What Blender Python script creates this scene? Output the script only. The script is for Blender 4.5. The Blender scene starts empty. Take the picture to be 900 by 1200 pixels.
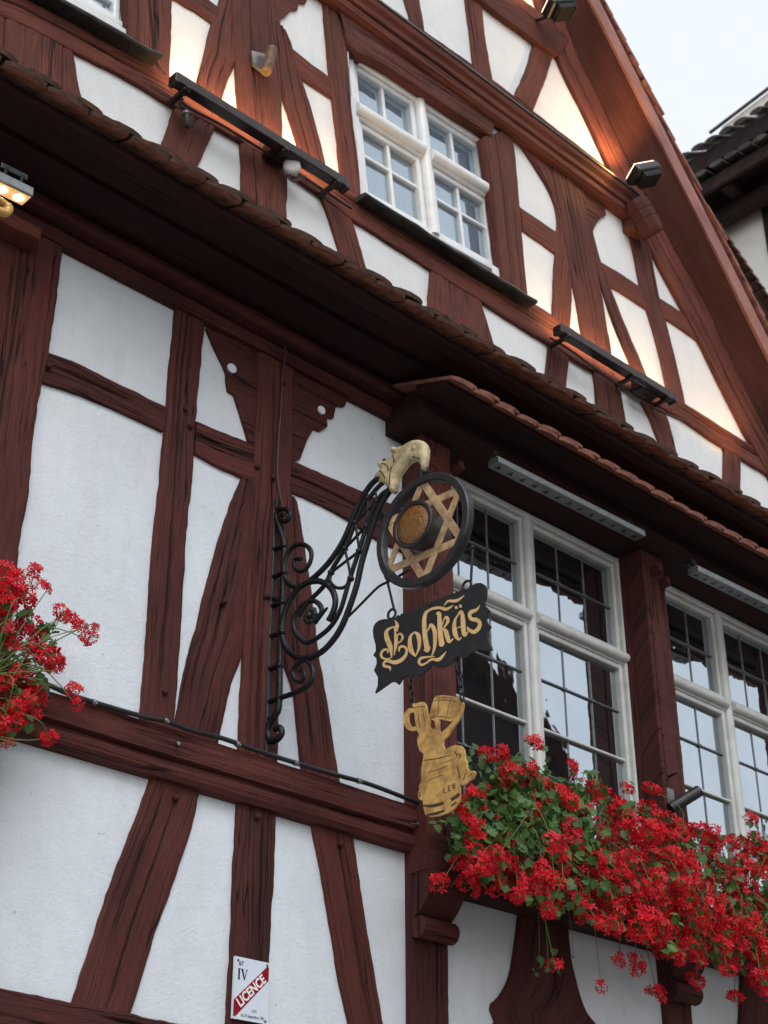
import bpy, bmesh, math, random
from mathutils import Vector, Matrix, noise
from mathutils.geometry import delaunay_2d_cdt
random.seed(7)
PI = math.pi
sc = bpy.context.scene
COL = sc.collection

# ------------------------------------------------------------------ camera
FOC = 1800.0; PITCH = math.radians(29.6); YAW = math.radians(43.65)
CAM = Vector((0, -3.9, 1.6))
cF = Vector((math.sin(YAW)*math.cos(PITCH), math.cos(YAW)*math.cos(PITCH), math.sin(PITCH)))
cX = Vector((math.cos(YAW), -math.sin(YAW), 0))
cU = cX.cross(cF)
cam_d = bpy.data.cameras.new('camera'); cam = bpy.data.objects.new('camera', cam_d); COL.objects.link(cam)
cam.matrix_world = Matrix(((cX.x, cU.x, -cF.x, CAM.x), (cX.y, cU.y, -cF.y, CAM.y), (cX.z, cU.z, -cF.z, CAM.z), (0, 0, 0, 1)))
cam_d.sensor_fit = 'HORIZONTAL'; cam_d.sensor_width = 24.0; cam_d.lens = 24.0*FOC/900.0
cam_d.clip_start = 0.05; cam_d.clip_end = 500
cam_d.dof.use_dof = True; cam_d.dof.focus_distance = 5.0; cam_d.dof.aperture_fstop = 5.0
sc.camera = cam

def ray(px, py):
    return cF + cX*((px-450)/FOC) + cU*(-(py-600)/FOC)
def FP(px, py, e=0.0):                     # a point on the facade-parallel plane e metres in front of the lower wall
    d = ray(px, py); return CAM + d*((-e-CAM.y)/d.y)
def XP(px, py, X):                         # a point on a plane facing along the street
    d = ray(px, py); return CAM + d*((X-CAM.x)/d.x)
SROT = math.radians(3.65)
SP0 = FP(318, 720, 0.0)
SO = Vector((math.sin(SROT), -math.cos(SROT), 0)); SN = Vector((-math.cos(SROT), -math.sin(SROT), 0))   # sign plane: outward, towards the viewer's left
def SPT(px, py, off=0.0):                  # a point on the plane of the hanging sign
    d = ray(px, py); o = SP0 + SN*off
    return CAM + d*((o-CAM).dot(SN)/d.dot(SN))
def S3(s, z, off=0.0):
    p = SP0 + SO*s + SN*off; return Vector((p.x, p.y, z))
def sz(p): return ((p-SP0).dot(SO), p.z)

# ------------------------------------------------------------------ materials
def newmat(name):
    m = bpy.data.materials.new(name); m.use_nodes = True
    nt = m.node_tree; return m, nt, nt.nodes['Principled BSDF']
def N(nt, t, **kw):
    n = nt.nodes.new(t)
    for k, v in kw.items():
        if k in n.inputs: n.inputs[k].default_value = v
        else: setattr(n, k, v)
    return n
def L(nt, a, b): nt.links.new(a, b)
def ramp(nt, src, stops):
    r = N(nt, 'ShaderNodeValToRGB'); el = r.color_ramp.elements
    while len(el) < len(stops): el.new(0.5)
    for e, (p, c) in zip(el, stops): e.position = p; e.color = (*c, 1)
    L(nt, src, r.inputs[0]); return r.outputs[0]
def mixc(nt, f, a, b, mode='MIX'):
    m = N(nt, 'ShaderNodeMix'); m.data_type = 'RGBA'; m.blend_type = mode
    for s, v in ((0, f), (6, a), (7, b)):
        if hasattr(v, 'is_output') or isinstance(v, bpy.types.NodeSocket): L(nt, v, m.inputs[s])
        elif s == 0: m.inputs[0].default_value = v
        else: m.inputs[s].default_value = (*v, 1)
    return m.outputs[2]
def noise_tex(nt, vec, scale, detail=4, rough=.6):
    n = N(nt, 'ShaderNodeTexNoise'); n.inputs['Scale'].default_value = scale
    n.inputs['Detail'].default_value = detail; n.inputs['Roughness'].default_value = rough
    L(nt, vec, n.inputs['Vector']); return n.outputs[0]
def mapping(nt, src, scale=(1, 1, 1), loc=(0, 0, 0)):
    m = N(nt, 'ShaderNodeMapping'); m.inputs['Scale'].default_value = scale; m.inputs['Location'].default_value = loc
    L(nt, src, m.inputs[0]); return m.outputs[0]
def bump(nt, b, h, strength, dist=.01, prev=None):
    n = N(nt, 'ShaderNodeBump'); n.inputs['Strength'].default_value = strength; n.inputs['Distance'].default_value = dist
    L(nt, h, n.inputs['Height'])
    if prev is not None: L(nt, prev, n.inputs['Normal'])
    L(nt, n.outputs[0], b.inputs['Normal']); return n.outputs[0]

def wood_mat(name, dark, base, light, crack=1.0, rough=.74, grain_b=.6, fade=.25):
    m, nt, b = newmat(name)
    uv = N(nt, 'ShaderNodeTexCoord').outputs['UV']
    g1 = noise_tex(nt, mapping(nt, uv, (2.2, 85, 1)), 1.0, 6, .7)
    g2 = noise_tex(nt, mapping(nt, uv, (9, 320, 1), (3, 7, 0)), 1.0, 3, .6)
    blot = noise_tex(nt, mapping(nt, uv, (2.5, 5, 1), (11, 5, 0)), 1.0, 6, .65)
    c = ramp(nt, g1, [(.28, dark), (.46, base), (.66, base), (.84, light)])
    c = mixc(nt, 1.0, c, ramp(nt, blot, [(.32, (.66, .64, .65)), (.62, (1.10, 1.06, 1.05))]), 'MULTIPLY')
    c = mixc(nt, .85, c, ramp(nt, g2, [(.28, (.62, .6, .6)), (.56, (1.04, 1.04, 1.04))]), 'MULTIPLY')
    # faded, chalky patches where the paint is worn
    ft = noise_tex(nt, mapping(nt, uv, (5, 26, 1), (31, 15, 0)), 1.0, 7, .72)
    ff = ramp(nt, ft, [(.60, (0, 0, 0)), (.74, (fade, fade, fade))])
    c = mixc(nt, ff, c, (light[0]*1.6, light[1]*2.3, light[2]*2.5))
    # thin drying checks that run with the grain, and small pits
    h = None
    for (su, sv, wd, lo) in ((.4, 17, .008, .47), (.7, 46, .011, .50)):
        cn = noise_tex(nt, mapping(nt, uv, (su, sv, 1), (sv, 2, 0)), 1.0, 2, .45)
        sb = N(nt, 'ShaderNodeMath', operation='SUBTRACT'); L(nt, cn, sb.inputs[0]); sb.inputs[1].default_value = .5
        ab = N(nt, 'ShaderNodeMath', operation='ABSOLUTE'); L(nt, sb.outputs[0], ab.inputs[0])
        mk = noise_tex(nt, mapping(nt, uv, (1.3, 7, 1), (su*70, sv, 0)), 1.0, 3, .5)
        line = ramp(nt, ab.outputs[0], [(wd*.35, (.07, .06, .06)), (wd, (1, 1, 1))])
        msk = ramp(nt, mk, [(lo, (0, 0, 0)), (lo+.08, (crack, crack, crack))])
        lm = mixc(nt, msk, (1, 1, 1), line)
        c = mixc(nt, 1.0, c, lm, 'MULTIPLY'); h = lm if h is None else mixc(nt, 1.0, h, lm, 'MULTIPLY')
    pits = ramp(nt, noise_tex(nt, mapping(nt, uv, (38, 75, 1), (5, 9, 0)), 1.0, 2, .5), [(.26, (.16, .14, .14)), (.31, (1, 1, 1))])
    c = mixc(nt, min(1, crack), c, pits, 'MULTIPLY')
    oi = N(nt, 'ShaderNodeObjectInfo')
    c = mixc(nt, 1.0, c, ramp(nt, oi.outputs['Random'], [(0, (.80, .80, .82)), (.5, (1.0, 1.0, 1.0)), (1, (1.16, 1.10, 1.06))]), 'MULTIPLY')
    at = N(nt, 'ShaderNodeAttribute', attribute_name='crack')
    c = mixc(nt, at.outputs['Fac'], c, (.004, .0025, .002))  # cracks near black, the dark of their depth put into the colour
    L(nt, c, b.inputs['Base Color'])
    b.inputs['Roughness'].default_value = rough; b.inputs['Specular IOR Level'].default_value = .22
    p = bump(nt, b, g1, grain_b, .010)
    p = bump(nt, b, g2, grain_b*.9, .004, p)
    bump(nt, b, h, .8, .008, p)
    return m

def plaster_mat(name, col, warm=0):
    m, nt, b = newmat(name)
    o = N(nt, 'ShaderNodeTexCoord').outputs['Object']
    n1 = noise_tex(nt, o, 1.7, 6, .6); n2 = noise_tex(nt, o, 14, 6, .65); n3 = noise_tex(nt, o, 260, 3, .6)
    n4 = noise_tex(nt, mapping(nt, o, (6, 6, 1.2), (4, 2, 1)), 1.0, 6, .7)
    c = ramp(nt, n1, [(.3, tuple(x*.90 for x in col)), (.65, col)])
    c = mixc(nt, .6, c, ramp(nt, n2, [(.3, (.92, .92, .91)), (.55, (1, 1, 1))]), 'MULTIPLY')
    c = mixc(nt, .7, c, ramp(nt, n4, [(.26, (.80, .79, .76)), (.42, (1, 1, 1))]), 'MULTIPLY')
    sp = noise_tex(nt, mapping(nt, o, (1, 1, 1), (9, 9, 9)), 38, 2, .5)
    c = mixc(nt, .45, c, ramp(nt, sp, [(.22, (.45, .43, .4)), (.27, (1, 1, 1))]), 'MULTIPLY')
    hc = noise_tex(nt, mapping(nt, o, (1.6, 1.6, 1.1), (3, 8, 2)), 1.0, 5, .62)
    sb = N(nt, 'ShaderNodeMath', operation='SUBTRACT'); L(nt, hc, sb.inputs[0]); sb.inputs[1].default_value = .5
    ab = N(nt, 'ShaderNodeMath', operation='ABSOLUTE'); L(nt, sb.outputs[0], ab.inputs[0])
    line = ramp(nt, ab.outputs[0], [(.0012, (.55, .54, .52)), (.0035, (1, 1, 1))])
    c = mixc(nt, ramp(nt, n1, [(.62, (0, 0, 0)), (.7, (.25, .25, .25))]), c, mixc(nt, 1.0, c, line, 'MULTIPLY'))
    ns = noise_tex(nt, mapping(nt, o, (9, 9, .8), (7, 1, 5)), 1.0, 5, .7)
    c = mixc(nt, .22, c, ramp(nt, ns, [(.30, (.80, .79, .77)), (.48, (1, 1, 1))]), 'MULTIPLY')
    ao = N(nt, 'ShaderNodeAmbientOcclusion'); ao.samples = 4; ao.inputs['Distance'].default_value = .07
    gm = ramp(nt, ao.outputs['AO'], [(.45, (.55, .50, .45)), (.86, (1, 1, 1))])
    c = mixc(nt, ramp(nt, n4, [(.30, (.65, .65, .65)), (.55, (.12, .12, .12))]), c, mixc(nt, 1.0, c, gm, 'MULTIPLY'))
    L(nt, c, b.inputs['Base Color'])
    b.inputs['Roughness'].default_value = .9; b.inputs['Specular IOR Level'].default_value = .15
    p = bump(nt, b, n2, .14, .02); p = bump(nt, b, n3, .55, .004, p)
    bump(nt, b, noise_tex(nt, o, 75, 5, .7), .55, .007, p)
    return m

def simple_mat(name, col, rough=.5, metal=0.0, var=.25, scale=30, bmp=.2, spec=.5, dark=None):
    m, nt, b = newmat(name)
    o = N(nt, 'ShaderNodeTexCoord').outputs['Object']
    n = noise_tex(nt, o, scale, 6, .65)
    d = dark or tuple(x*(1-var*2) for x in col)
    L(nt, ramp(nt, n, [(.32, d), (.6, col)]), b.inputs['Base Color'])
    r = ramp(nt, noise_tex(nt, o, scale*.6, 4), [(.3, (rough*.75,)*3), (.7, (min(1, rough*1.25),)*3)])
    L(nt, r, b.inputs['Roughness'])
    b.inputs['Metallic'].default_value = metal; b.inputs['Specular IOR Level'].default_value = spec
    if bmp: bump(nt, b, n, bmp, .004)
    return m

M = {}
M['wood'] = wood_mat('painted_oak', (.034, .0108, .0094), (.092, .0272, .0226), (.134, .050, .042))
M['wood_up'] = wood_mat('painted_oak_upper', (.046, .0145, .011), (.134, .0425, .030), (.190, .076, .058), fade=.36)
M['wood_dk'] = wood_mat('oak_painted_shade', (.014, .0048, .0042), (.030, .0095, .0080), (.042, .015, .0135), crack=.6, grain_b=.35, fade=.05)  # oak darkened, the shade under eaves and bay put into the colour
M['wood_smooth'] = wood_mat('painted_smooth_board', (.056, .017, .012), (.078, .0245, .0175), (.10, .037, .028), crack=.25, grain_b=.15, fade=.12)
M['verge'] = wood_mat('verge_board_sky_lit', (.25, .125, .112), (.33, .175, .16), (.42, .25, .235), crack=.15, grain_b=.12, fade=.3, rough=.45)  # pinkish paint lightened, the sky's light on the board put into its colour
M['plaster'] = plaster_mat('lime_plaster', (.745, .80, .855))  # lower plaster tinted blue, the cool of the shade put into its colour
M['plaster_up'] = plaster_mat('lime_plaster_upper', (.81, .82, .82))
M['iron'] = simple_mat('wrought_iron', (.022, .023, .026), .42, 0.6, .3, 45, .5, .5)
M['iron_worn'] = simple_mat('worn_black_iron', (.028, .028, .031), .42, .25, .4, 30, .5, .5, dark=(.012, .010, .010))
M['rust'] = simple_mat('rusty_steel', (.17, .10, .055), .7, .2, .35, 60, .5)
M['black'] = simple_mat('black_plastic', (.016, .016, .018), .38, 0, .2, 20, .1)
M['brown_metal'] = simple_mat('dark_brown_metal', (.034, .024, .022), .35, .3, .2, 20, .1)
M['alu'] = simple_mat('aluminium', (.28, .285, .29), .38, .75, .15, 40, .1)
M['cable'] = simple_mat('cable_brown', (.07, .03, .025), .5, 0, .2, 30, .1)
M['white_frame'] = simple_mat('white_window_paint', (.80, .82, .83), .38, 0, .05, 16, .12, .5, dark=(.70, .71, .70))
M['cream_frame'] = simple_mat('cream_window_paint', (.60, .615, .60), .40, 0, .06, 14, .12, .5, dark=(.50, .51, .49))
M['lead'] = simple_mat('lead_cames', (.20, .21, .22), .45, .55, .2, 60, .3)
M['lead_sheet'] = simple_mat('lead_sill_sheet', (.055, .054, .054), .45, .4, .3, 18, .3)
M['tile'] = simple_mat('terracotta_tile', (.29, .115, .080), .75, 0, .3, 22, .8, .3, dark=(.12, .052, .040))
M['tile_moss'] = simple_mat('mossy_tile', (.115, .056, .040), .85, 0, .3, 26, .9, .2, dark=(.030, .028, .022))
M['tile_under'] = simple_mat('tile_underside', (.36, .145, .09), .8, 0, .3, 22, .5, .2, dark=(.12, .045, .03))
M['tile_far'] = simple_mat('weathered_tile', (.13, .12, .10), .85, 0, .3, 9, .8, .2, dark=(.04, .04, .037))
M['gold'] = simple_mat('aged_gilding', (.68, .405, .125), .42, .25, .2, 28, .3, .5, dark=(.30, .16, .05))
M['gold_pale'] = simple_mat('faded_gilt_star', (.62, .43, .24), .5, .15, .2, 26, .4, .5, dark=(.28, .16, .08))
M['gilt_head'] = simple_mat('tarnished_pale_gilding', (.60, .50, .29), .5, .1, .25, 22, .5, .5, dark=(.24, .18, .10))
M['letter'] = simple_mat('gilded_lettering', (.78, .52, .24), .45, .1, .1, 40, .1, .5, dark=(.62, .38, .15))
M['worn'] = simple_mat('worn_dark_paint', (.06, .035, .018), .7, 0, .2, 40, .2)
M['board'] = simple_mat('black_board_paint', (.014, .0145, .017), .5, 0, .3, 20, .25, .4)
M['enamel'] = simple_mat('white_enamel', (.66, .72, .80), .22, 0, .03, 10, 0, .5)
M['enamel_red'] = simple_mat('red_enamel', (.26, .008, .018), .25, 0, .05, 10, 0, .5)
M['enamel_blue'] = simple_mat('blue_enamel', (.012, .02, .075), .3, 0, .05, 10, 0, .5)
M['white'] = simple_mat('white_paint', (.8, .8, .8), .5, 0, .02, 10, 0)
M['far_white'] = plaster_mat('far_plaster', (.93, .89, .81))
M['dark_wood'] = wood_mat('far_dark_timber', (.012, .008, .007), (.035, .018, .016), (.05, .03, .026), fade=.1)
M['trough'] = simple_mat('dark_planter', (.05, .025, .018), .7, 0, .2, 20, .2)

def glass_mat(name, under, mix, tint, wave=.0):
    m, nt, b = newmat(name); nt.nodes.remove(b)
    out = nt.nodes['Material Output']
    d = N(nt, 'ShaderNodeBsdfDiffuse'); d.inputs[0].default_value = (*under, 1)
    g = N(nt, 'ShaderNodeBsdfGlossy'); g.inputs['Roughness'].default_value = .015
    o = N(nt, 'ShaderNodeTexCoord').outputs['Object']
    sp = noise_tex(nt, o, 130, 3, .7)
    L(nt, ramp(nt, noise_tex(nt, o, 3, 3), [(.3, tuple(x*.9 for x in tint)), (.7, tint)]), g.inputs[0])
    bn = N(nt, 'ShaderNodeBump'); bn.inputs['Strength'].default_value = wave; bn.inputs['Distance'].default_value = .004
    L(nt, noise_tex(nt, o, 7, 2, .5), bn.inputs['Height']); L(nt, bn.outputs[0], g.inputs['Normal'])
    fr = N(nt, 'ShaderNodeLayerWeight'); fr.inputs[0].default_value = .3
    ma = N(nt, 'ShaderNodeMath', operation='MULTIPLY_ADD'); ma.inputs[1].default_value = .45; ma.inputs[2].default_value = mix
    ma.use_clamp = True
    L(nt, fr.outputs['Facing'], ma.inputs[0])
    mx = N(nt, 'ShaderNodeMixShader'); L(nt, ma.outputs[0], mx.inputs[0]); L(nt, d.outputs[0], mx.inputs[1]); L(nt, g.outputs[0], mx.inputs[2])
    # dust specks
    dd = N(nt, 'ShaderNodeBsdfDiffuse'); dd.inputs[0].default_value = (.5, .5, .5, 1)
    m2 = N(nt, 'ShaderNodeMixShader'); L(nt, ramp(nt, sp, [(.70, (0, 0, 0)), (.78, (.35, .35, .35))]), m2.inputs[0])
    L(nt, mx.outputs[0], m2.inputs[1]); L(nt, dd.outputs[0], m2.inputs[2])
    L(nt, m2.outputs[0], out.inputs[0]); return m
M['glass'] = glass_mat('leaded_glass', (.012, .013, .015), .48, (.84, .93, 1.0), .24)
M['glass_up'] = glass_mat('upper_glass', (.16, .22, .28), .28, (.84, .94, 1.0), .10)

def emit_mat(name, col, s):
    m, nt, b = newmat(name)
    b.inputs['Base Color'].default_value = (*col, 1)
    b.inputs['Emission Color'].default_value = (*col, 1); b.inputs['Emission Strength'].default_value = s
    return m
M['led'] = emit_mat('warm_led', (1.0, .70, .36), 22)
M['led_glow'] = emit_mat('warm_led_reflector', (.85, .50, .22), .55)
M['led_strip'] = emit_mat('warm_led_strip', (1.0, .66, .42), 6)

def amber_mat():
    m, nt, b = newmat('amber_textured_glass')
    o = N(nt, 'ShaderNodeTexCoord').outputs['Object']
    n = noise_tex(nt, o, 160, 3, .7)
    L(nt, ramp(nt, n, [(.35, (.07, .025, .004)), (.65, (.30, .125, .016))]), b.inputs['Base Color'])
    b.inputs['Roughness'].default_value = .22; b.inputs['Coat Weight'].default_value = .3
    bump(nt, b, n, .8, .004); return m
M['amber'] = amber_mat()

def petal_mat():
    m, nt, b = newmat('red_petal')
    oi = N(nt, 'ShaderNodeObjectInfo')
    o = N(nt, 'ShaderNodeTexCoord').outputs['Object']
    gi = N(nt, 'ShaderNodeNewGeometry'); av = N(nt, 'ShaderNodeMath', operation='MULTIPLY_ADD'); L(nt, gi.outputs['Random Per Island'], av.inputs[0]); av.inputs[1].default_value = .55; L(nt, oi.outputs['Random'], av.inputs[2])
    fr = N(nt, 'ShaderNodeMath', operation='MULTIPLY'); L(nt, av.outputs[0], fr.inputs[0]); fr.inputs[1].default_value = .645
    c = ramp(nt, fr.outputs[0], [(0, (.44, .005, .016)), (.3, (.68, .009, .022)), (.6, (.82, .018, .032)), (.85, (.70, .022, .06)), (1, (.32, .004, .03))])
    c = mixc(nt, .7, c, ramp(nt, noise_tex(nt, o, 60, 3), [(.3, (.62, .55, .55)), (.6, (1, 1, 1))]), 'MULTIPLY')
    L(nt, c, b.inputs['Base Color']); b.inputs['Roughness'].default_value = .55; b.inputs['Specular IOR Level'].default_value = .25
    tr = N(nt, 'ShaderNodeBsdfTranslucent'); L(nt, c, tr.inputs[0])
    mx = N(nt, 'ShaderNodeMixShader'); mx.inputs[0].default_value = .28
    L(nt, b.outputs[0], mx.inputs[1]); L(nt, tr.outputs[0], mx.inputs[2]); L(nt, mx.outputs[0], nt.nodes['Material Output'].inputs[0])
    return m
M['petal'] = petal_mat()
def leaf_mat():
    m, nt, b = newmat('ivy_geranium_leaf')
    o = N(nt, 'ShaderNodeTexCoord').outputs['Object']
    uv = N(nt, 'ShaderNodeTexCoord').outputs['UV']
    c = ramp(nt, noise_tex(nt, o, 7, 3), [(.3, (.04, .095, .025)), (.55, (.085, .185, .045)), (.75, (.17, .28, .065))])
    c = mixc(nt, .5, c, ramp(nt, noise_tex(nt, o, 55, 2), [(.3, (.6, .6, .6)), (.6, (1, 1, 1))]), 'MULTIPLY')
    L(nt, c, b.inputs['Base Color']); b.inputs['Roughness'].default_value = .5; b.inputs['Specular IOR Level'].default_value = .35
    tr = N(nt, 'ShaderNodeBsdfTranslucent'); L(nt, c, tr.inputs[0])
    mx = N(nt, 'ShaderNodeMixShader'); mx.inputs[0].default_value = .25
    L(nt, b.outputs[0], mx.inputs[1]); L(nt, tr.outputs[0], mx.inputs[2]); L(nt, mx.outputs[0], nt.nodes['Material Output'].inputs[0])
    return m
M['leaf'] = leaf_mat()
M['stem'] = simple_mat('green_stem', (.14, .20, .06), .6, 0, .2, 30, 0, .3)
M['cobble'] = simple_mat('cobbled_street', (.24, .225, .21), .85, 0, .3, 6, .6, .3)

# ------------------------------------------------------------------ mesh helpers
def tag(o, label=None, cat=None, group=None, kind=None):
    if label: o['label'] = label
    if cat: o['category'] = cat
    if group: o['group'] = group
    if kind: o['kind'] = kind
    return o
def empty(name, loc=(0, 0, 0)):
    o = bpy.data.objects.new(name, None); o.location = loc; o.empty_display_size = .2; COL.objects.link(o); return o
class MB:
    def __init__(s): s.v = []; s.f = []; s.uv = []; s.sm = []; s.mi = []
    def add(s, verts, faces, uvs=None, smooth=False, mi=0):
        b = len(s.v); s.v += [Vector(p) for p in verts]
        for k, f in enumerate(faces):
            s.f.append([b+i for i in f]); s.sm.append(smooth); s.mi.append(mi)
            s.uv.append([uvs[i] for i in f] if uvs else [(0, 0)]*len(f))
    def build(s, name, mats, parent=None):
        me = bpy.data.meshes.new(name); me.from_pydata([tuple(p) for p in s.v], [], s.f)
        uvl = me.uv_layers.new(name='UVMap'); k = 0
        flat = [c for f in s.uv for uv in f for c in uv]
        uvl.data.foreach_set('uv', flat)
        me.polygons.foreach_set('use_smooth', s.sm); me.polygons.foreach_set('material_index', s.mi)
        for mt in (mats if isinstance(mats, (list, tuple)) else [mats]): me.materials.append(mt)
        me.update()
        o = bpy.data.objects.new(name, me); COL.objects.link(o)
        if parent is not None:
            o.parent = parent
            o.matrix_parent_inverse = Matrix.Translation(parent_loc(parent)).inverted()
        return o
def parent_loc(p):
    l = Vector(p.location)
    return l if p.type == 'EMPTY' else Vector((0, 0, 0))
def fix_normals(o):
    bm = bmesh.new(); bm.from_mesh(o.data); bmesh.ops.recalc_face_normals(bm, faces=bm.faces); bm.to_mesh(o.data); bm.free(); return o

def resample(pts, n):
    d = [0]
    for a, b in zip(pts, pts[1:]): d.append(d[-1]+(Vector(b)-Vector(a)).length)
    out = []; k = 0
    for i in range(n):
        t = d[-1]*i/(n-1)
        while k < len(d)-2 and d[k+1] < t: k += 1
        f = (t-d[k])/max(1e-9, d[k+1]-d[k]); f = min(1, max(0, f))
        out.append(Vector(pts[k]).lerp(Vector(pts[k+1]), f))
    return out
def smooth_pts(pts, per=6):
    P = [Vector(p) for p in pts]
    if len(P) < 3: return P
    out = []
    for i in range(len(P)-1):
        p0 = P[max(0, i-1)]; p1 = P[i]; p2 = P[i+1]; p3 = P[min(len(P)-1, i+2)]
        for k in range(per):
            t = k/per
            out.append(.5*((2*p1)+(-p0+p2)*t+(2*p0-5*p1+4*p2-p3)*t*t+(-p0+3*p1-3*p2+p3)*t**3))
    out.append(P[-1]); return out

def relief(u, v, W, cracks, seed, amp):
    h = noise.noise((u*1.6+seed, v*90, seed))*.0018 + noise.noise((u*6+seed, v*190, seed*2))*.0010 + noise.noise((u*1.1+seed, v*12, 3.1))*.0016
    ck = 0
    for (c0, ca, u0, u1, dep, wid) in cracks:
        if u0 < u < u1:
            cv = c0*W + ca*noise.noise((u*1.3, seed, c0*9)) + .0035*noise.noise((u*7, seed, c0*5)) + .0015*noise.noise((u*31, seed, c0*5))
            fade = min(1, (u-u0)/.15, (u1-u)/.15)
            ww = wid*(.6+.7*abs(noise.noise((u*3, seed+4, c0))))*fade+1e-4
            g = math.exp(-((v-cv)/ww)**2); h -= dep*fade*g; ck = max(ck, g*fade*min(1, dep/.012))
    return h*amp, ck
def beam(name, Lp, Rp, e, parent, mat='wood', ncr=2, thick=.05, amp=1.0, big=False, jit=.0035, edge=.005):
    """a hewn timber set in the wall: outline given by its two long edges, real cracks and adze marks in its face"""
    seed = random.uniform(0, 100)
    A = [FP(*p, e) for p in Lp]; B = [FP(*p, e) for p in Rp]
    A = [Vector((p.x, p.z, 0)) for p in A]; B = [Vector((p.x, p.z, 0)) for p in B]
    ln = sum((b-a).length for a, b in zip(A, A[1:])); wd = (A[0]-B[0]).length/2+(A[-1]-B[-1]).length/2
    n = max(6, min(130, int(ln/.025))); m = max(10, min(46, int(wd/.0045)))
    A = resample(smooth_pts(A, 5), n); B = resample(smooth_pts(B, 5), n)
    cracks = []
    for k in range(ncr):
        u0 = random.uniform(-.2, ln*.5); cracks.append((random.uniform(.15, .85), .010, u0, u0+random.uniform(.3, .9)*ln, random.uniform(.007, .014), random.uniform(.0022, .0036)))
    if big: cracks.append((random.uniform(.36, .64), .016, random.uniform(-.3, .1), ln*random.uniform(.75, 1.2), .02, random.uniform(.0045, .0062)))
    CK = {}; V = []; UV = []; F = []; ou = random.uniform(0, 40); ov = random.uniform(0, 40)
    for i in range(n):
        u = ln*i/(n-1)
        ja = jit*(noise.noise((u*5, seed, 1))+.7*noise.noise((u*17, seed, 2))+.5*noise.noise((u*45, seed, 8)))
        jb = jit*(noise.noise((u*5, seed, 3))+.7*noise.noise((u*17, seed, 4))+.5*noise.noise((u*45, seed, 9)))
        d = (B[i]-A[i]); w = d.length; dn = d/max(w, 1e-6)
        a = A[i]+dn*ja*1.4; b = B[i]+dn*jb*1.4
        for j in range(m+2):
            if j == 0 or j == m+1:
                p = a if j == 0 else b
                V.append((p.x, -(e-thick), p.y)); UV.append((u+ou, (0 if j == 0 else w)+ov+(-.03 if j == 0 else .03)))
            else:
                t = (j-1)/(m-1); p = a.lerp(b, t); v = t*w
                h, ck = relief(u, v, w, cracks, seed, amp)
                ed = min(v, w-v); h -= edge*math.exp(-ed/.006); h = max(h, -.0125)
                CK[len(V)] = ck
                V.append((p.x, -(e+h), p.y)); UV.append((u+ou, v+ov))
    c = m+2
    for i in range(n-1):
        for j in range(c-1): F.append((i*c+j, (i+1)*c+j, (i+1)*c+j+1, i*c+j+1))
    F.append(tuple(range(c))); F.append(tuple((n-1)*c+k for k in range(c)))
    mb = MB(); mb.add(V, F[:-2], UV, True); mb.add([V[k] for k in range(c)], [tuple(range(c))], [UV[k] for k in range(c)])
    mb.add([V[(n-1)*c+k] for k in range(c)], [tuple(range(c))], [UV[k] for k in range(c)])
    o = fix_normals(mb.build(name, M[mat], parent))
    at = o.data.attributes.new('crack', 'FLOAT', 'POINT')
    at.data.foreach_set('value', [CK.get(i, 0.0) for i in range(len(o.data.vertices))])
    return o
def HB(name, top, bot, e, parent, **kw):      # horizontal timber: top and bottom edge
    return beam(name, top, bot, e, parent, **kw)

def extrude(name, prof, x0, x1, parent, mat, n=None, amp=.002, vert=False, seed=None, zskew=0.0):
    """profile (e, z) swept along the facade from x0 to x1"""
    seed = random.uniform(0, 50) if seed is None else seed
    n = n or max(2, int(abs(x1-x0)/.04)); P = []
    for (a, b) in zip(prof, prof[1:]+[prof[0]]):
        l = math.hypot(b[0]-a[0], b[1]-a[1]); k = max(1, int(l/.022))
        for q in range(k): P.append((a[0]+(b[0]-a[0])*q/k, a[1]+(b[1]-a[1])*q/k))
    per = [0]
    for a, b in zip(P, P[1:]): per.append(per[-1]+math.hypot(b[0]-a[0], b[1]-a[1]))
    V = []; UV = []; F = []; m = len(P)
    for i in range(n+1):
        x = x0+(x1-x0)*i/n
        for j, (pe, pz) in enumerate(P):
            h = amp*(noise.noise((x*2.2, per[j]*60, seed))+.8*noise.noise((x*.9, per[j]*9, seed+3))+.5*noise.noise((x*9, per[j]*30, seed+6)))
            V.append((x, -(pe+h), pz+h*.8+zskew*(x-x0))); UV.append((pz+seed, pe+x+seed) if vert else (x+seed, per[j]+seed))
    for i in range(n):
        for j in range(m):
            k = (j+1) % m
            F.append((i*m+j, (i+1)*m+j, (i+1)*m+k, i*m+k))
    mb = MB(); mb.add(V, F, UV, False)
    vs, fs = tri_poly(P)
    for i in (0, n): mb.add([V[i*m+k] for k in range(m)], [f for f in fs if max(f) < m], [(P[k][1]+seed, P[k][0]) for k in range(m)])
    return fix_normals(mb.build(name, M[mat] if isinstance(mat, str) else mat, parent))

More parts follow.
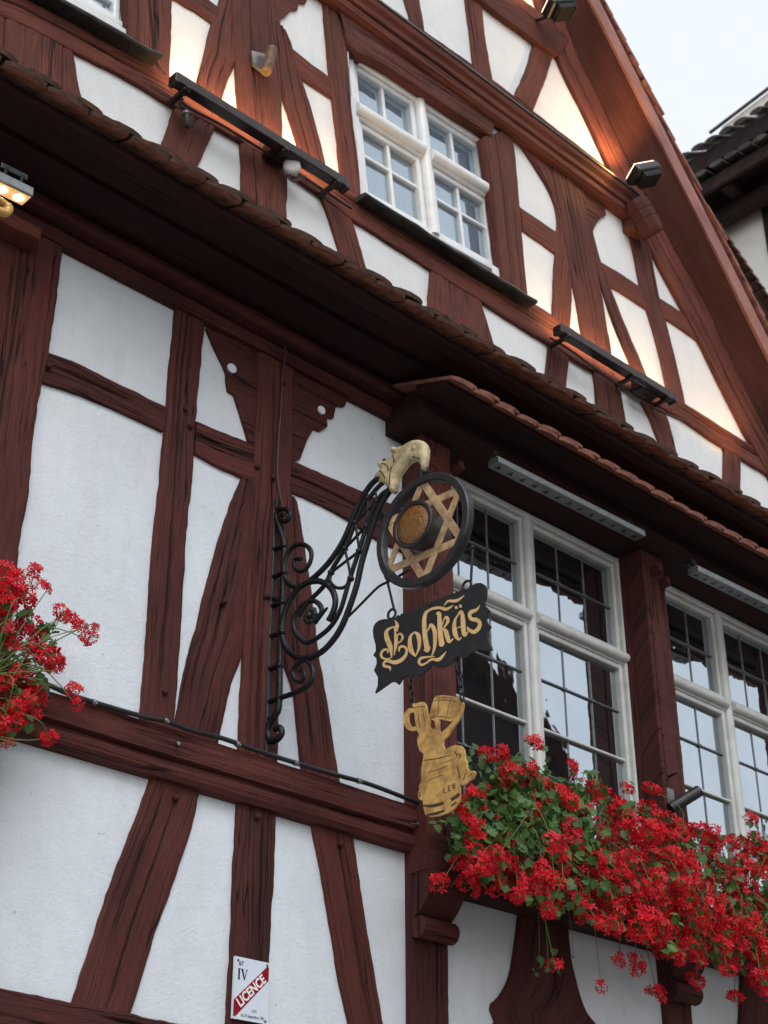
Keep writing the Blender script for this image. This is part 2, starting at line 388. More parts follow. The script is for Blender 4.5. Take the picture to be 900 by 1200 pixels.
def tri_poly(poly, step=None):
    """triangulate a closed 2-D outline, with inner points on a grid"""
    P = [Vector((p[0], p[1])) for p in poly]; n = len(P)
    pts = list(P); edges = [(i, (i+1) % n) for i in range(n)]
    if step:
        x0 = min(p.x for p in P); x1 = max(p.x for p in P); y0 = min(p.y for p in P); y1 = max(p.y for p in P)
        y = y0+step/2
        while y < y1:
            x = x0+step/2
            while x < x1:
                if inside((x, y), P) and edge_dist((x, y), P) > step*.45: pts.append(Vector((x, y)))
                x += step
            y += step
    r = delaunay_2d_cdt(pts, edges, [list(range(n))], 1, 1e-7)
    return r[0], [f for f in r[2]]
def inside(p, P):
    c = False; x, y = p; n = len(P)
    for i in range(n):
        a = P[i]; b = P[i-1]
        if (a[1] > y) != (b[1] > y) and x < (b[0]-a[0])*(y-a[1])/(b[1]-a[1])+a[0]: c = not c
    return c
def edge_dist(p, P):
    q = Vector((p[0], p[1])); best = 9
    for i in range(len(P)):
        a = Vector((P[i-1][0], P[i-1][1])); b = Vector((P[i][0], P[i][1])); ab = b-a
        t = max(0, min(1, (q-a).dot(ab)/max(1e-12, ab.dot(ab)))); best = min(best, (q-a-ab*t).length)
    return best
def plate(mb, poly, to3, d0, d1, step=None, puff=0.0, pw=.02, mi=0, both=False):
    """flat cut-out: outline poly (2-D), to3(x, y, depth) -> 3-D, from depth d0 (back) to d1 (front); puff rounds the faces"""
    vs, fs = tri_poly(poly, step); P = [(p[0], p[1]) for p in poly]
    def hh(p):
        if not puff: return 0
        t = min(1, edge_dist(p, P)/pw); return puff*math.sqrt(max(0, 1-(1-t)**2))
    F = [to3(p.x, p.y, d1+hh(p)) for p in vs]; B = [to3(p.x, p.y, d0-(hh(p) if both else 0)) for p in vs]
    mb.add(F, fs, [(p.x, p.y) for p in vs], bool(puff), mi); mb.add(B, [tuple(reversed(f)) for f in fs], [(p.x, p.y) for p in vs], bool(puff), mi)
    n = len(P); A = [to3(*p, d1) for p in P]; Q = [to3(*p, d0) for p in P]
    mb.add(A+Q, [(i, (i+1) % n, n+(i+1) % n, n+i) for i in range(n)], [(p[0], p[1]) for p in P]*2, False, mi)
def fac3(x, y, d): return Vector((x, -d, y))
def piece(name, px, e, parent, mat='wood', thick=.03, seedj=.0):
    """ornamental cut timber: outline in the wall plane"""
    poly = [(p.x, p.z) for p in (FP(*q, e) for q in px)]
    mb = MB(); plate(mb, poly, fac3, e-thick, e, .02)
    o = fix_normals(mb.build(name, M[mat], parent)); return o

def tube(mb, pts, r, sides=8, mi=0, cap=True, flat=1.0, smooth=True):
    P = [Vector(p) for p in pts]; n = len(P); R = r if isinstance(r, (list, tuple)) else [r]*n
    if len(R) != n: R = [R[min(len(R)-1, int(i*len(R)/n))] for i in range(n)]
    T = [(P[min(n-1, i+1)]-P[max(0, i-1)]).normalized() for i in range(n)]
    up = Vector((0, 0, 1)) if abs(T[0].z) < .9 else Vector((1, 0, 0))
    a = T[0].cross(up).normalized(); V = []
    for i in range(n):
        a = (a-T[i]*a.dot(T[i])).normalized(); b = T[i].cross(a)
        for k in range(sides):
            t = 2*PI*k/sides+PI/sides; V.append(P[i]+a*(R[i]*math.cos(t))+b*(R[i]*flat*math.sin(t)))
    F = [(i*sides+k, i*sides+(k+1) % sides, (i+1)*sides+(k+1) % sides, (i+1)*sides+k) for i in range(n-1) for k in range(sides)]
    mb.add(V, F, None, smooth, mi)
    if cap: mb.add(V[:sides], [tuple(range(sides))], None, False, mi); mb.add(V[-sides:], [tuple(range(sides))], None, False, mi)
def box(mb, c, ax, ay, az, mi=0, ch=0.0):
    """box with half-axes ax, ay, az round c, edges chamfered by ch"""
    c = Vector(c); ax = Vector(ax); ay = Vector(ay); az = Vector(az)
    bm = bmesh.new(); bmesh.ops.create_cube(bm, size=2)
    lx, ly, lz = ax.length, ay.length, az.length
    for v in bm.verts: v.co = Vector((v.co.x*lx, v.co.y*ly, v.co.z*lz))
    if ch: bmesh.ops.bevel(bm, geom=bm.edges[:], offset=min(ch, lx*.45, ly*.45, lz*.45), segments=2, affect='EDGES', profile=.5)
    nx, ny, nz = ax/lx, ay/ly, az/lz
    bm.verts.ensure_lookup_table(); bm.verts.index_update()
    V = [c+nx*v.co.x+ny*v.co.y+nz*v.co.z for v in bm.verts]
    uv = [(v.co.x, v.co.y+v.co.z) for v in bm.verts]
    mb.add(V, [[v.index for v in f.verts] for f in bm.faces], uv, False, mi); bm.free()
def wbox(mb, x0, x1, e0, e1, z0, z1, mi=0, ch=.003):
    box(mb, ((x0+x1)/2, -(e0+e1)/2, (z0+z1)/2), ((x1-x0)/2, 0, 0), (0, (e1-e0)/2, 0), (0, 0, (z1-z0)/2), mi, ch)
def lathe(mb, c, axis, prof, n=20, mi=0, smooth=True):
    axis = Vector(axis).normalized(); u = axis.orthogonal().normalized(); w = axis.cross(u); c = Vector(c); V = []
    for (r, h) in prof:
        for k in range(n): t = 2*PI*k/n; V.append(c+axis*h+u*(r*math.cos(t))+w*(r*math.sin(t)))
    F = [(i*n+k, i*n+(k+1) % n, (i+1)*n+(k+1) % n, (i+1)*n+k) for i in range(len(prof)-1) for k in range(n)]
    mb.add(V, F, None, smooth, mi)
    mb.add(V[:n], [tuple(range(n))], None, False, mi); mb.add(V[-n:], [tuple(range(n))], None, False, mi)

# ------------------------------------------------------------------ setting: street
mb = MB(); mb.add([(-150, -150, 0), (150, -150, 0), (150, 150, 0), (-150, 150, 0)], [(0, 1, 2, 3)])
tag(mb.build('street', M['cobble']), kind='structure')

# ------------------------------------------------------------------ the half-timbered house
house = empty('half_timbered_house', (4, 0, 0))
tag(house, 'red-brown half-timbered house with white plaster panels and leaded windows filling most of the picture', 'house')
EU = .22                                     # the upper storey oversails by this much
XA0, XA1, XB0, XB1 = 3.83, 4.00, 5.285, 5.455   # bay posts
XC0, XC1 = 6.73, 6.90
ZS, ZH = 3.37, 5.03                         # bay window sill and head

def sheet(name, quads, parent, mat, step=.06, amp=.0018):
    """plaster skin out of wall-plane rectangles (x0, x1, z0, z1, e), gently uneven"""
    mb = MB()
    for (x0, x1, z0, z1, e) in quads:
        nx = max(1, int((x1-x0)/step)); nz = max(1, int((z1-z0)/step)); V = []
        for i in range(nx+1):
            for j in range(nz+1):
                x = x0+(x1-x0)*i/nx; z = z0+(z1-z0)*j/nz
                h = amp*(noise.noise((x*1.5, z*1.5, e))+.6*noise.noise((x*5, z*5, 4)))
                V.append((x, -(e+h), z))
        c = nz+1
        mb.add(V, [(i*c+j, (i+1)*c+j, (i+1)*c+j+1, i*c+j+1) for i in range(nx) for j in range(nz)], None, True)
    return mb.build(name, M[mat], parent)
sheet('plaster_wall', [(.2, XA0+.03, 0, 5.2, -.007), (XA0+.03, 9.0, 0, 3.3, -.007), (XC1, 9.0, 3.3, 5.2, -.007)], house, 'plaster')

# --- lower storey timbers
T = .009
beam('post', [(-20, 230), (-60, 560), (-95, 780), (-112, 960)], [(77, 272), (59, 407), (45, 470), (35, 565), (24, 640), (18, 690), (11, 770), (0, 900)], T+.012, house, big=True, ncr=3)
beam('post', [(208, 350), (200, 440), (190, 560), (183, 620), (176, 720), (165, 858)], [(242, 370), (233, 460), (226, 560), (219, 640), (213, 740), (203, 872)], T+.004, house, ncr=3, big=True)
beam('post', [(305, 400), (301, 480), (297, 560), (293, 660), (288, 760), (282, 894)], [(346, 418), (344, 500), (342, 560), (337, 670), (330, 760), (326, 908)], T+.008, house, ncr=4, big=True)
HB('rail', [(54, 411), (90, 424), (140, 449), (196, 476)], [(48, 446), (90, 460), (140, 481), (192, 506)], T, house, big=True)
HB('rail', [(231, 493), (262, 506), (300, 521)], [(229, 531), (262, 548), (300, 566)], T+.001, house, ncr=2, big=True)
HB('rail', [(342, 539), (400, 564), (440, 582), (482, 600)], [(341, 576), (375, 590), (404, 606), (445, 632), (482, 650)], T, house, ncr=3, big=True)
beam('brace', [(290, 548), (276, 578), (262, 620), (250, 660), (232, 730), (216, 795), (201, 868)], [(299, 566), (297, 640), (293, 710), (286, 765), (275, 795), (266, 825), (254, 882)], T-.003, house, big=True, ncr=2)
beam('brace', [(341, 577), (336, 680), (332, 760), (341, 795), (347, 820), (357, 918)], [(349, 588), (358, 640), (364, 680), (373, 750), (380, 800), (387, 840), (400, 926)], T-.001, house, big=True, ncr=2)
piece('knee_brace', [(242, 384), (252, 408), (262, 428), (266, 438), (266, 446), (268, 458), (275, 462), (282, 484), (292, 518), (303, 519), (305, 470), (306, 412)], T-.002, house)
piece('knee_brace', [(343, 432), (409, 466), (404, 476), (394, 475), (391, 490), (383, 489), (384, 500), (376, 505), (368, 502), (360, 516), (352, 538), (342, 540)], T-.002, house)
mb = MB()
for (px, py, r) in ((271.5, 432, .021), (376.5, 481, .019)):
    c = FP(px, py, T); pl = [(c.x+r*(1+.12*noise.noise((a, r*90, 1)))*math.cos(a), c.z+r*(1+.12*noise.noise((a, 2, r*70)))*math.sin(a)) for a in [2*PI*k/14 for k in range(14)]]
    mb = MB(); plate(mb, pl, fac3, T-.01, T+.004); mb.build('plaster_plug', M['plaster'], house)
# sill beam with its roll moulding
zt, zb = 3.446, 3.282
extrude('sill_beam', [(-.02, zb-.005), (.030, zb), (.044, zb+.018), (.048, zb+.045), (.030, zb+.058), (.030, zb+.066), (.050, zb+.074), (.055, zb+.10), (.052, zt-.004), (-.02, zt+.004)], .3, 3.835, house, 'wood', amp=.0035)
# below the sill
beam('brace', [(184, 893), (165, 948), (150, 985), (125, 1055), (105, 1120), (86, 1176)], [(239, 911), (228, 960), (220, 990), (203, 1040), (187, 1080), (172, 1130), (153, 1192)], T, house, big=True, ncr=2)
beam('post', [(281, 922), (277, 1000), (275, 1050), (272, 1125), (267, 1205), (262, 1300)], [(326, 934), (323, 1000), (320, 1050), (317, 1125), (314, 1205), (309, 1300)], T+.003, house, ncr=4)
beam('brace', [(363, 948), (376, 1010), (384, 1055), (391, 1100), (398, 1145), (410, 1200), (425, 1280)], [(412, 962), (421, 1020), (427, 1060), (434, 1105), (441, 1150), (452, 1205), (470, 1290)], T, house, big=True, ncr=2)
HB('rail', [(-60, 1147), (0, 1158), (80, 1173), (156, 1189), (240, 1207), (330, 1226), (480, 1262)], [(-60, 1190), (0, 1201), (80, 1218), (156, 1234), (240, 1252), (330, 1271), (480, 1300)], T+.007, house, ncr=2)
beam('post', [(-110, 930), (-120, 1150)], [(0, 872), (-1, 910), (-6, 1152)], T+.004, house, ncr=2)
# corner post under the bay
extrude('post', [(-.02, 1.6), (.022, 1.6), (.022, 3.2), (-.02, 3.2)], XA0, XA0+.185, house, 'wood', n=8, amp=.003, vert=True)
extrude('post', [(-.02, 1.6), (.022, 1.6), (.022, 3.2), (-.02, 3.2)], XB0+.01, XB0+.18, house, 'wood', n=8, amp=.003, vert=True)
extrude('post', [(-.02, 1.6), (.022, 1.6), (.022, 3.2), (-.02, 3.2)], XC0+.01, XC0+.18, house, 'wood', n=8, amp=.003, vert=True)
bl = [(611, 1066), (608, 1090), (603, 1125), (599, 1145), (592, 1160), (585, 1170), (577, 1177), (578, 1188), (583, 1196), (572, 1215), (562, 1250), (556, 1300)]
br = [(667, 1086), (669, 1105), (672, 1130), (677, 1150), (684, 1175), (692, 1190), (702, 1203), (714, 1225), (724, 1260), (730, 1330)]
beam('baluster_brace', bl, br, T+.002, house, 'wood', ncr=3, jit=.0015)
dx = XB0-XA0
def shift_px(pts, d, e):
    out = []
    for p in pts:
        q = FP(*p, e)+Vector((d, 0, 0))-CAM; z = q.dot(cF); out.append((450+FOC*q.dot(cX)/z, 600-FOC*q.dot(cU)/z))
    return out
beam('baluster_brace', shift_px(bl, dx, T), shift_px(br, dx, T), T+.002, house, 'wood', ncr=3, jit=.0015)

for px, py in ((262, 706), (300, 548), (330, 450), (222, 500), (56, 430), (216, 480), (318, 560), (300, 958), (205, 936), (398, 990), (312, 700), (192, 812)):
    mb = MB(); lathe(mb, FP(px, py, T+.002), (random.uniform(-.1, .1), -1, random.uniform(-.1, .1)), [(.011, -.01), (.011, .010), (.008, .016), (.002, .017)], 8); mb.build('peg', M['wood'], house)
# --- bay posts with scrolled corbels
def bay_post(x0, x1):
    extrude('bay_post', [(-.10, 3.2), (.11, 3.2), (.11, 5.06), (-.10, 5.06)], x0, x1, house, 'wood', n=10, amp=.0025, vert=True)
    pr = [(-.02, 3.335), (.118, 3.335), (.118, 3.318), (.112, 3.305), (.114, 3.20)]
    for k in range(1, 9):
        a = k/8; pr.append((.116-.078*a**1.3+.030*math.sin(a*PI), 3.20-.165*a))
    for k in range(0, 11):
        a = PI*.62-(k/10)*PI*1.45; pr.append((.052+.040*math.cos(a), 3.005+.040*math.sin(a)))
    pr.append((-.02, 2.965))
    extrude('corbel', pr, x0+.003, x1+.008, house, 'wood', n=8, amp=.0015)
bay_post(XA0, XA1); bay_post(XB0, XB1); bay_post(XC0, XC1)
for x0, x1 in ((XB0, XB1),):
    mb = MB()
    wbox(mb, x0-.004, x0+.022, .02, .122, 3.36, 5.02, 0, .008); wbox(mb, x0+.030, x0+.046, .06, .118, 3.36, 5.02, 0, .005)
    o = mb.build('post_moulding', M['wood'], house)
mb = MB()
for px, py in ((768, 668), (778, 684), (536, 549)):
    mb = MB(); p = FP(px, py, .13); box(mb, p, (.012, 0, 0), (0, .03, -.006), (0, .004, .022), 0, .003); mb.build('turn_button', M['wood'], house)
# carved fan on the corner post head
mb = MB()
for k in range(7):
    a = -.3+k*.32; c = FP(505, 548, .112)
    pl = [(c.x+.075*math.sin(a)+.016*math.cos(t)*1.0, c.z+.075*math.cos(a)*.8-.02+.028*math.sin(t)) for t in [2*PI*q/10 for q in range(10)]]
    plate(mb, pl, fac3, .10, .114, .008, .006, .012)
mb.build('carved_fan', M['wood'], house)
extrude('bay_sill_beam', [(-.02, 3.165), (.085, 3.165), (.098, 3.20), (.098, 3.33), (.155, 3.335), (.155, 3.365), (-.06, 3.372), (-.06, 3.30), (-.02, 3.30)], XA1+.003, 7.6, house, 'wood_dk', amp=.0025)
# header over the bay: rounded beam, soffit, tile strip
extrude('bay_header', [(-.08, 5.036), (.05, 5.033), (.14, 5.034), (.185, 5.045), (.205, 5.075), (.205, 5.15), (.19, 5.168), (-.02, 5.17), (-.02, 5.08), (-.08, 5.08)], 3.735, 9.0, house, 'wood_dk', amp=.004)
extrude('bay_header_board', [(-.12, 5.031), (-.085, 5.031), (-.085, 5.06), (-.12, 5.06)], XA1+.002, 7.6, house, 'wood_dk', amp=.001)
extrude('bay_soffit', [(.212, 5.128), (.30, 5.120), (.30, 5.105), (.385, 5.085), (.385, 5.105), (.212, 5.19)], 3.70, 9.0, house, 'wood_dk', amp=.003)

def tile_row(mb, x0, x1, w, e0, z0, ang, length, th, mi, rnd, drop=.045, gap=.004, me=None):
    """beaver-tail tiles, rounded tails hanging over at (e0, z0), rising back to the wall at ang"""
    dv = Vector((0, math.cos(ang), math.sin(ang))); nv = Vector((0, -math.sin(ang), math.cos(ang)))
    x = x0
    while x < x1:
        ww = w*(1+rnd.uniform(-.05, .05)); c = Vector((x+ww/2+rnd.uniform(-.004, .004), -e0, z0))+dv*rnd.uniform(-.008, .010)+nv*rnd.uniform(0, .006)
        rot = rnd.uniform(-.03, .03); rx = Vector((math.cos(rot), 0, 0))+dv*math.sin(rot); d2 = dv*math.cos(rot)-Vector((math.sin(rot), 0, 0)); tw = nv+rx*rnd.uniform(-.05, .05)
        out = []; h = ww/2-gap
        k = 9; flat = rnd.uniform(.75, 1.1)
        for i in range(k+1):
            t = PI+PI*i/k; out.append((h*math.cos(t)*1.0, drop*flat*(1+math.sin(t))*1.0+rnd.uniform(-.0018, .0018)))
        out += [(h, length), (-h, length)]
        n = len(out); V = [c+rx*a+d2*b for a, b in out]+[c+rx*a+d2*b+tw*th for a, b in out]
        mb.add(V, [tuple(range(n))[::-1]], None, False, mi)
        mb.add(V, [tuple(range(n, 2*n))]+[(i, (i+1) % n, n+(i+1) % n, n+i) for i in range(n)], None, False, mi if me is None else me)
        x += ww
rnd = random.Random(3)
mb = MB()
tile_row(mb, 3.69, 9.0, .131, .430, 5.084, math.radians(20), .37, .013, 0, rnd, .026, .0012)
tile_row(mb, 3.69+.030, 9.0, .131, .424, 5.102, math.radians(19), .35, .013, 0, rnd, .026, .0012)
mb.build('bay_roof_tiles', M['tile'], house)
mb = MB()
tile_row(mb, .4, 9.2, .166, .512, 5.256, math.radians(24), .32, .015, 0, rnd, .040, .003, 1)
tile_row(mb, .4+.083, 9.2, .166, .496, 5.288, math.radians(22), .30, .018, 1, rnd, .044, .004)
mb.build('tile_skirt', [M['tile_under'], M['tile_moss']], house)

# --- cornice between the storeys
extrude('wall_plate', [(-.02, 5.108), (.03, 5.110), (.034, 5.160), (.014, 5.164), (.014, 5.176), (.052, 5.178), (.072, 5.182), (.086, 5.20), (.080, 5.228), (.056, 5.238), (-.02, 5.24)], .3, 9.0, house, 'wood', amp=.0045)
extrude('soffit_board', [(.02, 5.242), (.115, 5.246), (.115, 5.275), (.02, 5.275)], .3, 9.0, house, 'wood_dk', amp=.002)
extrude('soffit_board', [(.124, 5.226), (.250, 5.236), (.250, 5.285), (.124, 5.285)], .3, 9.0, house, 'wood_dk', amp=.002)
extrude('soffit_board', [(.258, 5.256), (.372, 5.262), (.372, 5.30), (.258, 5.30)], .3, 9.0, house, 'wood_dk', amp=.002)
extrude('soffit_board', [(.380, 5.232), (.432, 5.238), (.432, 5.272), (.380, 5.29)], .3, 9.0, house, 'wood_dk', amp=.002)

# --- windows
def window(name, q, e, spec, parent, fm, gm, seed, box_depth=.35):
    """q: corners (TL, TR, BR, BL) as (x, z); a box frame with mullion, transom, casements, bars and panes"""
    rn = random.Random(seed); TL, TR, BR, BL = [Vector((a[0], a[1])) for a in q]
    Wm = (TR-TL).length; Hm = (BL-TL).length
    def P(u, v, ee):
        s = u/Wm; t = v/Hm; p = TL.lerp(TR, s).lerp(BL.lerp(BR, s), t); return Vector((p.x, -ee, p.y))
    def bar(mb, u0, u1, v0, v1, e0, e1, ch=.006, rnd=0):
        # vertical or horizontal bar with softened front edges
        hor = (u1-u0) > (v1-v0); w = (v1-v0) if hor else (u1-u0)
        c = min(ch, w*.4, (e1-e0)*.6)
        if rnd: sec = [(0, e0)]+[(w/2-w/2*math.cos(PI*k/8), e1-rnd+rnd*math.sin(PI*k/8)) for k in range(9)]+[(w, e0)]
        else: sec = [(0, e0), (0, e1-c), (c*.3, e1-c*.3), (c, e1), (w-c, e1), (w-c*.3, e1-c*.3), (w, e1-c), (w, e0)]
        n = len(sec); V = []
        for end in (0, 1):
            for (a, ee) in sec: V.append(P(u1 if end else u0, v0+a, ee) if hor else P(u0+a, v1 if end else v0, ee))
        mb.add(V, [(i, (i+1) % n, n+(i+1) % n, n+i) for i in range(n)]+[tuple(range(n)), tuple(range(n, 2*n))], None, False)
    win = empty(name, tuple(P(Wm/2, Hm, e))); win.parent = parent; win.matrix_parent_inverse = Matrix.Translation(parent_loc(parent)).inverted()
    fo = spec['fo']; mw = spec['mull']; tv = spec['transom']; tw = spec['tw']; cs = spec['cas']
    mb = MB()
    for a in ((0, fo, 0, Hm), (Wm-fo, Wm, 0, Hm)): bar(mb, *a, e-.09, e)
    for a in ((fo, Wm-fo, 0, fo), (fo, Wm-fo, Hm-fo, Hm)): bar(mb, *a, e-.09, e-.002)
    fix_normals(mb.build('frame', fm, win))
    mb = MB(); um = Wm/2
    bar(mb, um-mw/2, um+mw/2, fo*.5, Hm-fo*.5, e-.09, e+spec['mp'], rnd=min(mw/2, .028)); fix_normals(mb.build('mullion', fm, win))
    for (a, b) in ((fo*.35, um-mw/2), (um+mw/2, Wm-fo*.35)):
        mb = MB(); bar(mb, a, b, tv-tw/2, tv+tw/2, e-.09, e+spec['tp'], rnd=spec['tr'])
        bar(mb, a, b, tv+tw/2, tv+tw/2+.010, e-.09, e+spec['tp']-.03)
        fix_normals(mb.build('transom', fm, win))
    gmb = MB(); lead = MB(); eg = e-.048
    for (a, b) in ((fo, um-mw/2), (um+mw/2, Wm-fo)):
        for (va, vb, rows, cols, gl) in ((fo, tv-tw/2, spec['rows'][0], spec['cols'], 0), (tv+tw/2+.008, Hm-fo, spec['rows'][1], spec['cols'], 1)):
            mb = MB()
            for r in ((a+.002, a+cs, va+.002, vb-.002), (b-cs, b-.002, va+.002, vb-.002)): bar(mb, *r, e-.07, e-.016, .008)
            for r in ((a+cs, b-cs, va+.002, va+cs), (a+cs, b-cs, vb-cs, vb-.002)): bar(mb, *r, e-.07, e-.017, .008)
            u0, u1, v0, v1 = a+cs, b-cs, va+cs, vb-cs
            us = [u0+(u1-u0)*k/cols for k in range(cols+1)]
            vs = [v0]+[v for v in rows if v0 < v < v1]+[v1]
            for v in vs[1:-1]:
                if spec['leaded'] and v not in spec['white']: 
                    bar(lead, u0, u1, v-.0045, v+.0045, eg-.004, eg+.010, .004)
                    for k in range(1, cols): bar(lead, us[k]-.009, us[k]+.009, v-.007, v+.007, eg, eg+.012, .003)
                else: bar(mb, u0, u1, v-spec['gb']/2, v+spec['gb']/2, e-.062, e-.028, .006)
            for k in range(1, cols):
                if spec['leaded']: bar(lead, us[k]-.0034, us[k]+.0034, v0, v1, eg-.004, eg+.005, .003)
                else: bar(mb, us[k]-spec['gb']/2, us[k]+spec['gb']/2, v0, v1, e-.062, e-.027, .006)
            fix_normals(mb.build('casement', fm, win))
            for i in range(cols):
                for j in range(len(vs)-1):
                    tx = rn.gauss(0, spec['tilt']); ty = rn.gauss(0, spec['tilt']); cu = (us[i]+us[i+1])/2; cv = (vs[j]+vs[j+1])/2
                    V = [P(u, v, eg+(u-cu)*tx+(v-cv)*ty) for (u, v) in ((us[i], vs[j]), (us[i+1], vs[j]), (us[i+1], vs[j+1]), (us[i], vs[j+1]))]
                    gmb.add(V, [(3, 2, 1, 0)])
    gmb.build('glass', gm, win)
    if spec['leaded']: fix_normals(lead.build('lead_bars', M['lead'], win))
    # black panel standing in for the dark of the room behind
    mb = MB()
    A = [P(0, 0, e-.095), P(Wm, 0, e-.095), P(Wm, Hm, e-.095), P(0, Hm, e-.095)]
    mb.add(A, [(0, 1, 2, 3)]); mb.build('back_panel', M['black'], win)
    return win
bs = dict(fo=.030, mull=.046, transom=ZH-4.508, tw=.046, cas=.027, mp=.004, tp=.020, tr=.023, cols=3, rows=([ZH-4.766], [ZH-4.247, ZH-4.012, ZH-3.815, ZH-3.60]), white=[ZH-4.012], gb=.013, leaded=True, tilt=.004)
window('window', ((XA1-.02, ZH), (XB0+.02, ZH), (XB0+.02, ZS), (XA1-.02, ZS)), -.02, bs, house, M['cream_frame'], M['glass'], 1)
window('window', ((XB1-.02, ZH), (XC0+.02, ZH), (XC0+.02, ZS), (XB1-.02, ZS)), -.02, bs, house, M['cream_frame'], M['glass'], 2)
def wq(px, e): return [(p.x, p.z) for p in (FP(*q, e) for q in px)]
UW = EU-.03
uq = wq([(408, 58), (571, 166), (591, 323), (424, 229)], UW)
us_ = dict(fo=.032, mull=.052, transom=.325, tw=.060, cas=.032, mp=.014, tp=.030, tr=.028, cols=2, rows=([], [.535]), white=[], gb=.020, leaded=False, tilt=.006)
window('upper_window', uq, UW, us_, house, M['white_frame'], M['glass_up'], 3)
tl = FP(152, 37, UW)
w2 = [(tl.x-.95, 6.75), (tl.x-.045, 6.76), (tl.x, tl.z), (tl.x-.92, tl.z-.02)]
window('upper_window', w2, UW, us_, house, M['white_frame'], M['glass_up'], 4)

# --- upper storey: plaster skin, pieced round the windows, cut by the roof slope
slope_px = [(600, -75), (657, 72), (712, 189), (760, 284), (805, 368), (838, 433), (871, 500), (905, 562), (960, 660)]
def verge_x(z, e=EU, extra=.06):
    P = [FP(*p, e) for p in slope_px]
    for a, b in zip(P, P[1:]):
        if b.z <= z <= a.z: return a.x+(b.x-a.x)*(a.z-z)/(a.z-b.z)+extra
    if z > P[0].z: a, b = P[0], P[1]; return a.x-(z-a.z)*(b.x-a.x)/(a.z-b.z)+extra
    return P[-1].x+extra
mb = MB()
zs = [5.32+.05*k for k in range(148)]
def in_win(x, z):
    for q in (uq, w2):
        if inside((x, z), [Vector(p) for p in q]): return True
    return False
for z in zs:
    x = .2; xe = verge_x(z+.025)
    while x < xe:
        x2 = min(x+.05, xe)
        if not (in_win(x+.05, z+.05) or in_win(x, z) or in_win(x+.05, z) or in_win(x, z+.05)):
            V = [(a, -(EU-.007+.0018*(noise.noise((a*1.5, b*1.5, 7))+.6*noise.noise((a*5, b*5, 4)))), b) for a, b in ((x, z), (x2, z), (x2, z+.05), (x, z+.05))]
            mb.add(V, [(0, 1, 2, 3)], None, True)
        x += .05
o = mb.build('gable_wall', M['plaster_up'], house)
bm = bmesh.new(); bm.from_mesh(o.data); bmesh.ops.remove_doubles(bm, verts=bm.verts, dist=1e-4); bm.to_mesh(o.data); bm.free()

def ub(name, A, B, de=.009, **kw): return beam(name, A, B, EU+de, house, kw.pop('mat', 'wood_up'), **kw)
ub('rail', [(-40, -26), (20, -6), (75, 20), (130, 51), (190, 85), (250, 124), (330, 172), (410, 222), (430, 234), (530, 296), (630, 357), (700, 405), (795, 467), (860, 508), (930, 552)],
   [(-40, 3), (12, 22), (87, 59), (150, 92), (207, 126), (262, 153), (340, 203), (410, 254), (440, 273), (505, 315), (565, 353), (642, 402), (720, 448), (795, 488), (848, 524), (930, 574)], .013, ncr=4, big=True)
ub('post', [(-40, 15), (-40, 70)], [(7, 18), (4, 86)], .008, ncr=1)
ub('post', [(8, 18), (2, 92)], [(49, 38), (47, 108)], .0085, ncr=1)
ub('post', [(46, 38), (44, 104)], [(74, 52), (72, 122)], .008, ncr=1)
ub('post', [(74, 52), (73, 120)], [(87, 60), (92, 92), (99, 128)], .006, ncr=1)
ub('brace', [(212, 112), (202, 138), (186, 182)], [(259, 136), (252, 152), (226, 208)], .010, ncr=3)
ub('post', [(282, 158), (284, 190), (286, 246)], [(337, 196), (337, 220), (336, 275)], .010, ncr=4)
ub('brace', [(372, 222), (384, 248), (402, 308)], [(409, 246), (418, 272), (434, 328)], .007, ncr=2)
ub('post', [(507, 308), (505, 330), (502, 372)], [(562, 342), (570, 370), (584, 420)], .008, ncr=3)
ub('post', [(645, 394), (643, 412), (639, 456)], [(669, 412), (667, 430), (663, 470)], .009, ncr=2)
ub('post', [(694, 422), (698, 448), (702, 492)], [(727, 450), (731, 470), (737, 512)], .008, ncr=2)
ub('brace', [(752, 470), (764, 494), (780, 538)], [(781, 482), (788, 504), (798, 550)], .007, ncr=1)
ub('post', [(849, 518), (849, 548), (848, 590)], [(869, 534), (869, 560), (867, 600)], .008, ncr=1)
# above the sill rail, left to right
ub('post', [(144, -130), (149, -14), (151, 20), (153, 60), (182, 100)], [(202, -110), (203, -14), (201, 40), (200, 80), (200, 112)], .009, ncr=4, big=True)
ub('brace', [(262, -12), (250, 24), (245, 45), (239, 68), (232, 98), (228, 118)], [(279, -8), (277, 40), (277, 70), (269, 92), (262, 112), (256, 132)], .007, ncr=3, big=True)
ub('rail', [(206, -24), (230, -12), (258, 8)], [(203, -2), (230, 14), (252, 28)], .006, ncr=1)
ub('post', [(267, -90), (272, -14), (275, 40), (277, 76), (281, 120), (283, 160)], [(316, -70), (321, -14), (325, 40), (329, 80), (331, 130), (333, 196)], .013, ncr=3, big=True)
ub('brace', [(324, 20), (328, 60), (332, 110), (342, 145), (354, 184)], [(337, 38), (345, 58), (352, 85), (361, 112), (372, 150), (386, 204)], .007, ncr=2, big=True)
ub('rail', [(336, 50), (360, 69), (390, 92)], [(343, 84), (362, 97), (390, 116)], .005, ncr=1)
piece('knee_brace', [(319, -6), (362, -6), (358, 4), (350, 3), (349, 11), (341, 12), (336, 18), (325, 25), (321, 24)], EU+.006, house, 'wood_up')
ub('post', [(376, -50), (379, -12), (383, 40), (388, 90), (395, 150), (400, 200), (404, 226)], [(401, -30), (403, 6), (408, 60), (412, 110), (418, 170), (425, 235)], .010, ncr=3)
ub('lintel', [(376, -32), (398, 2), (450, 40), (520, 86), (582, 128)], [(404, 14), (409, 52), (450, 75), (520, 121), (577, 159)], .024, ncr=3, thick=.09)
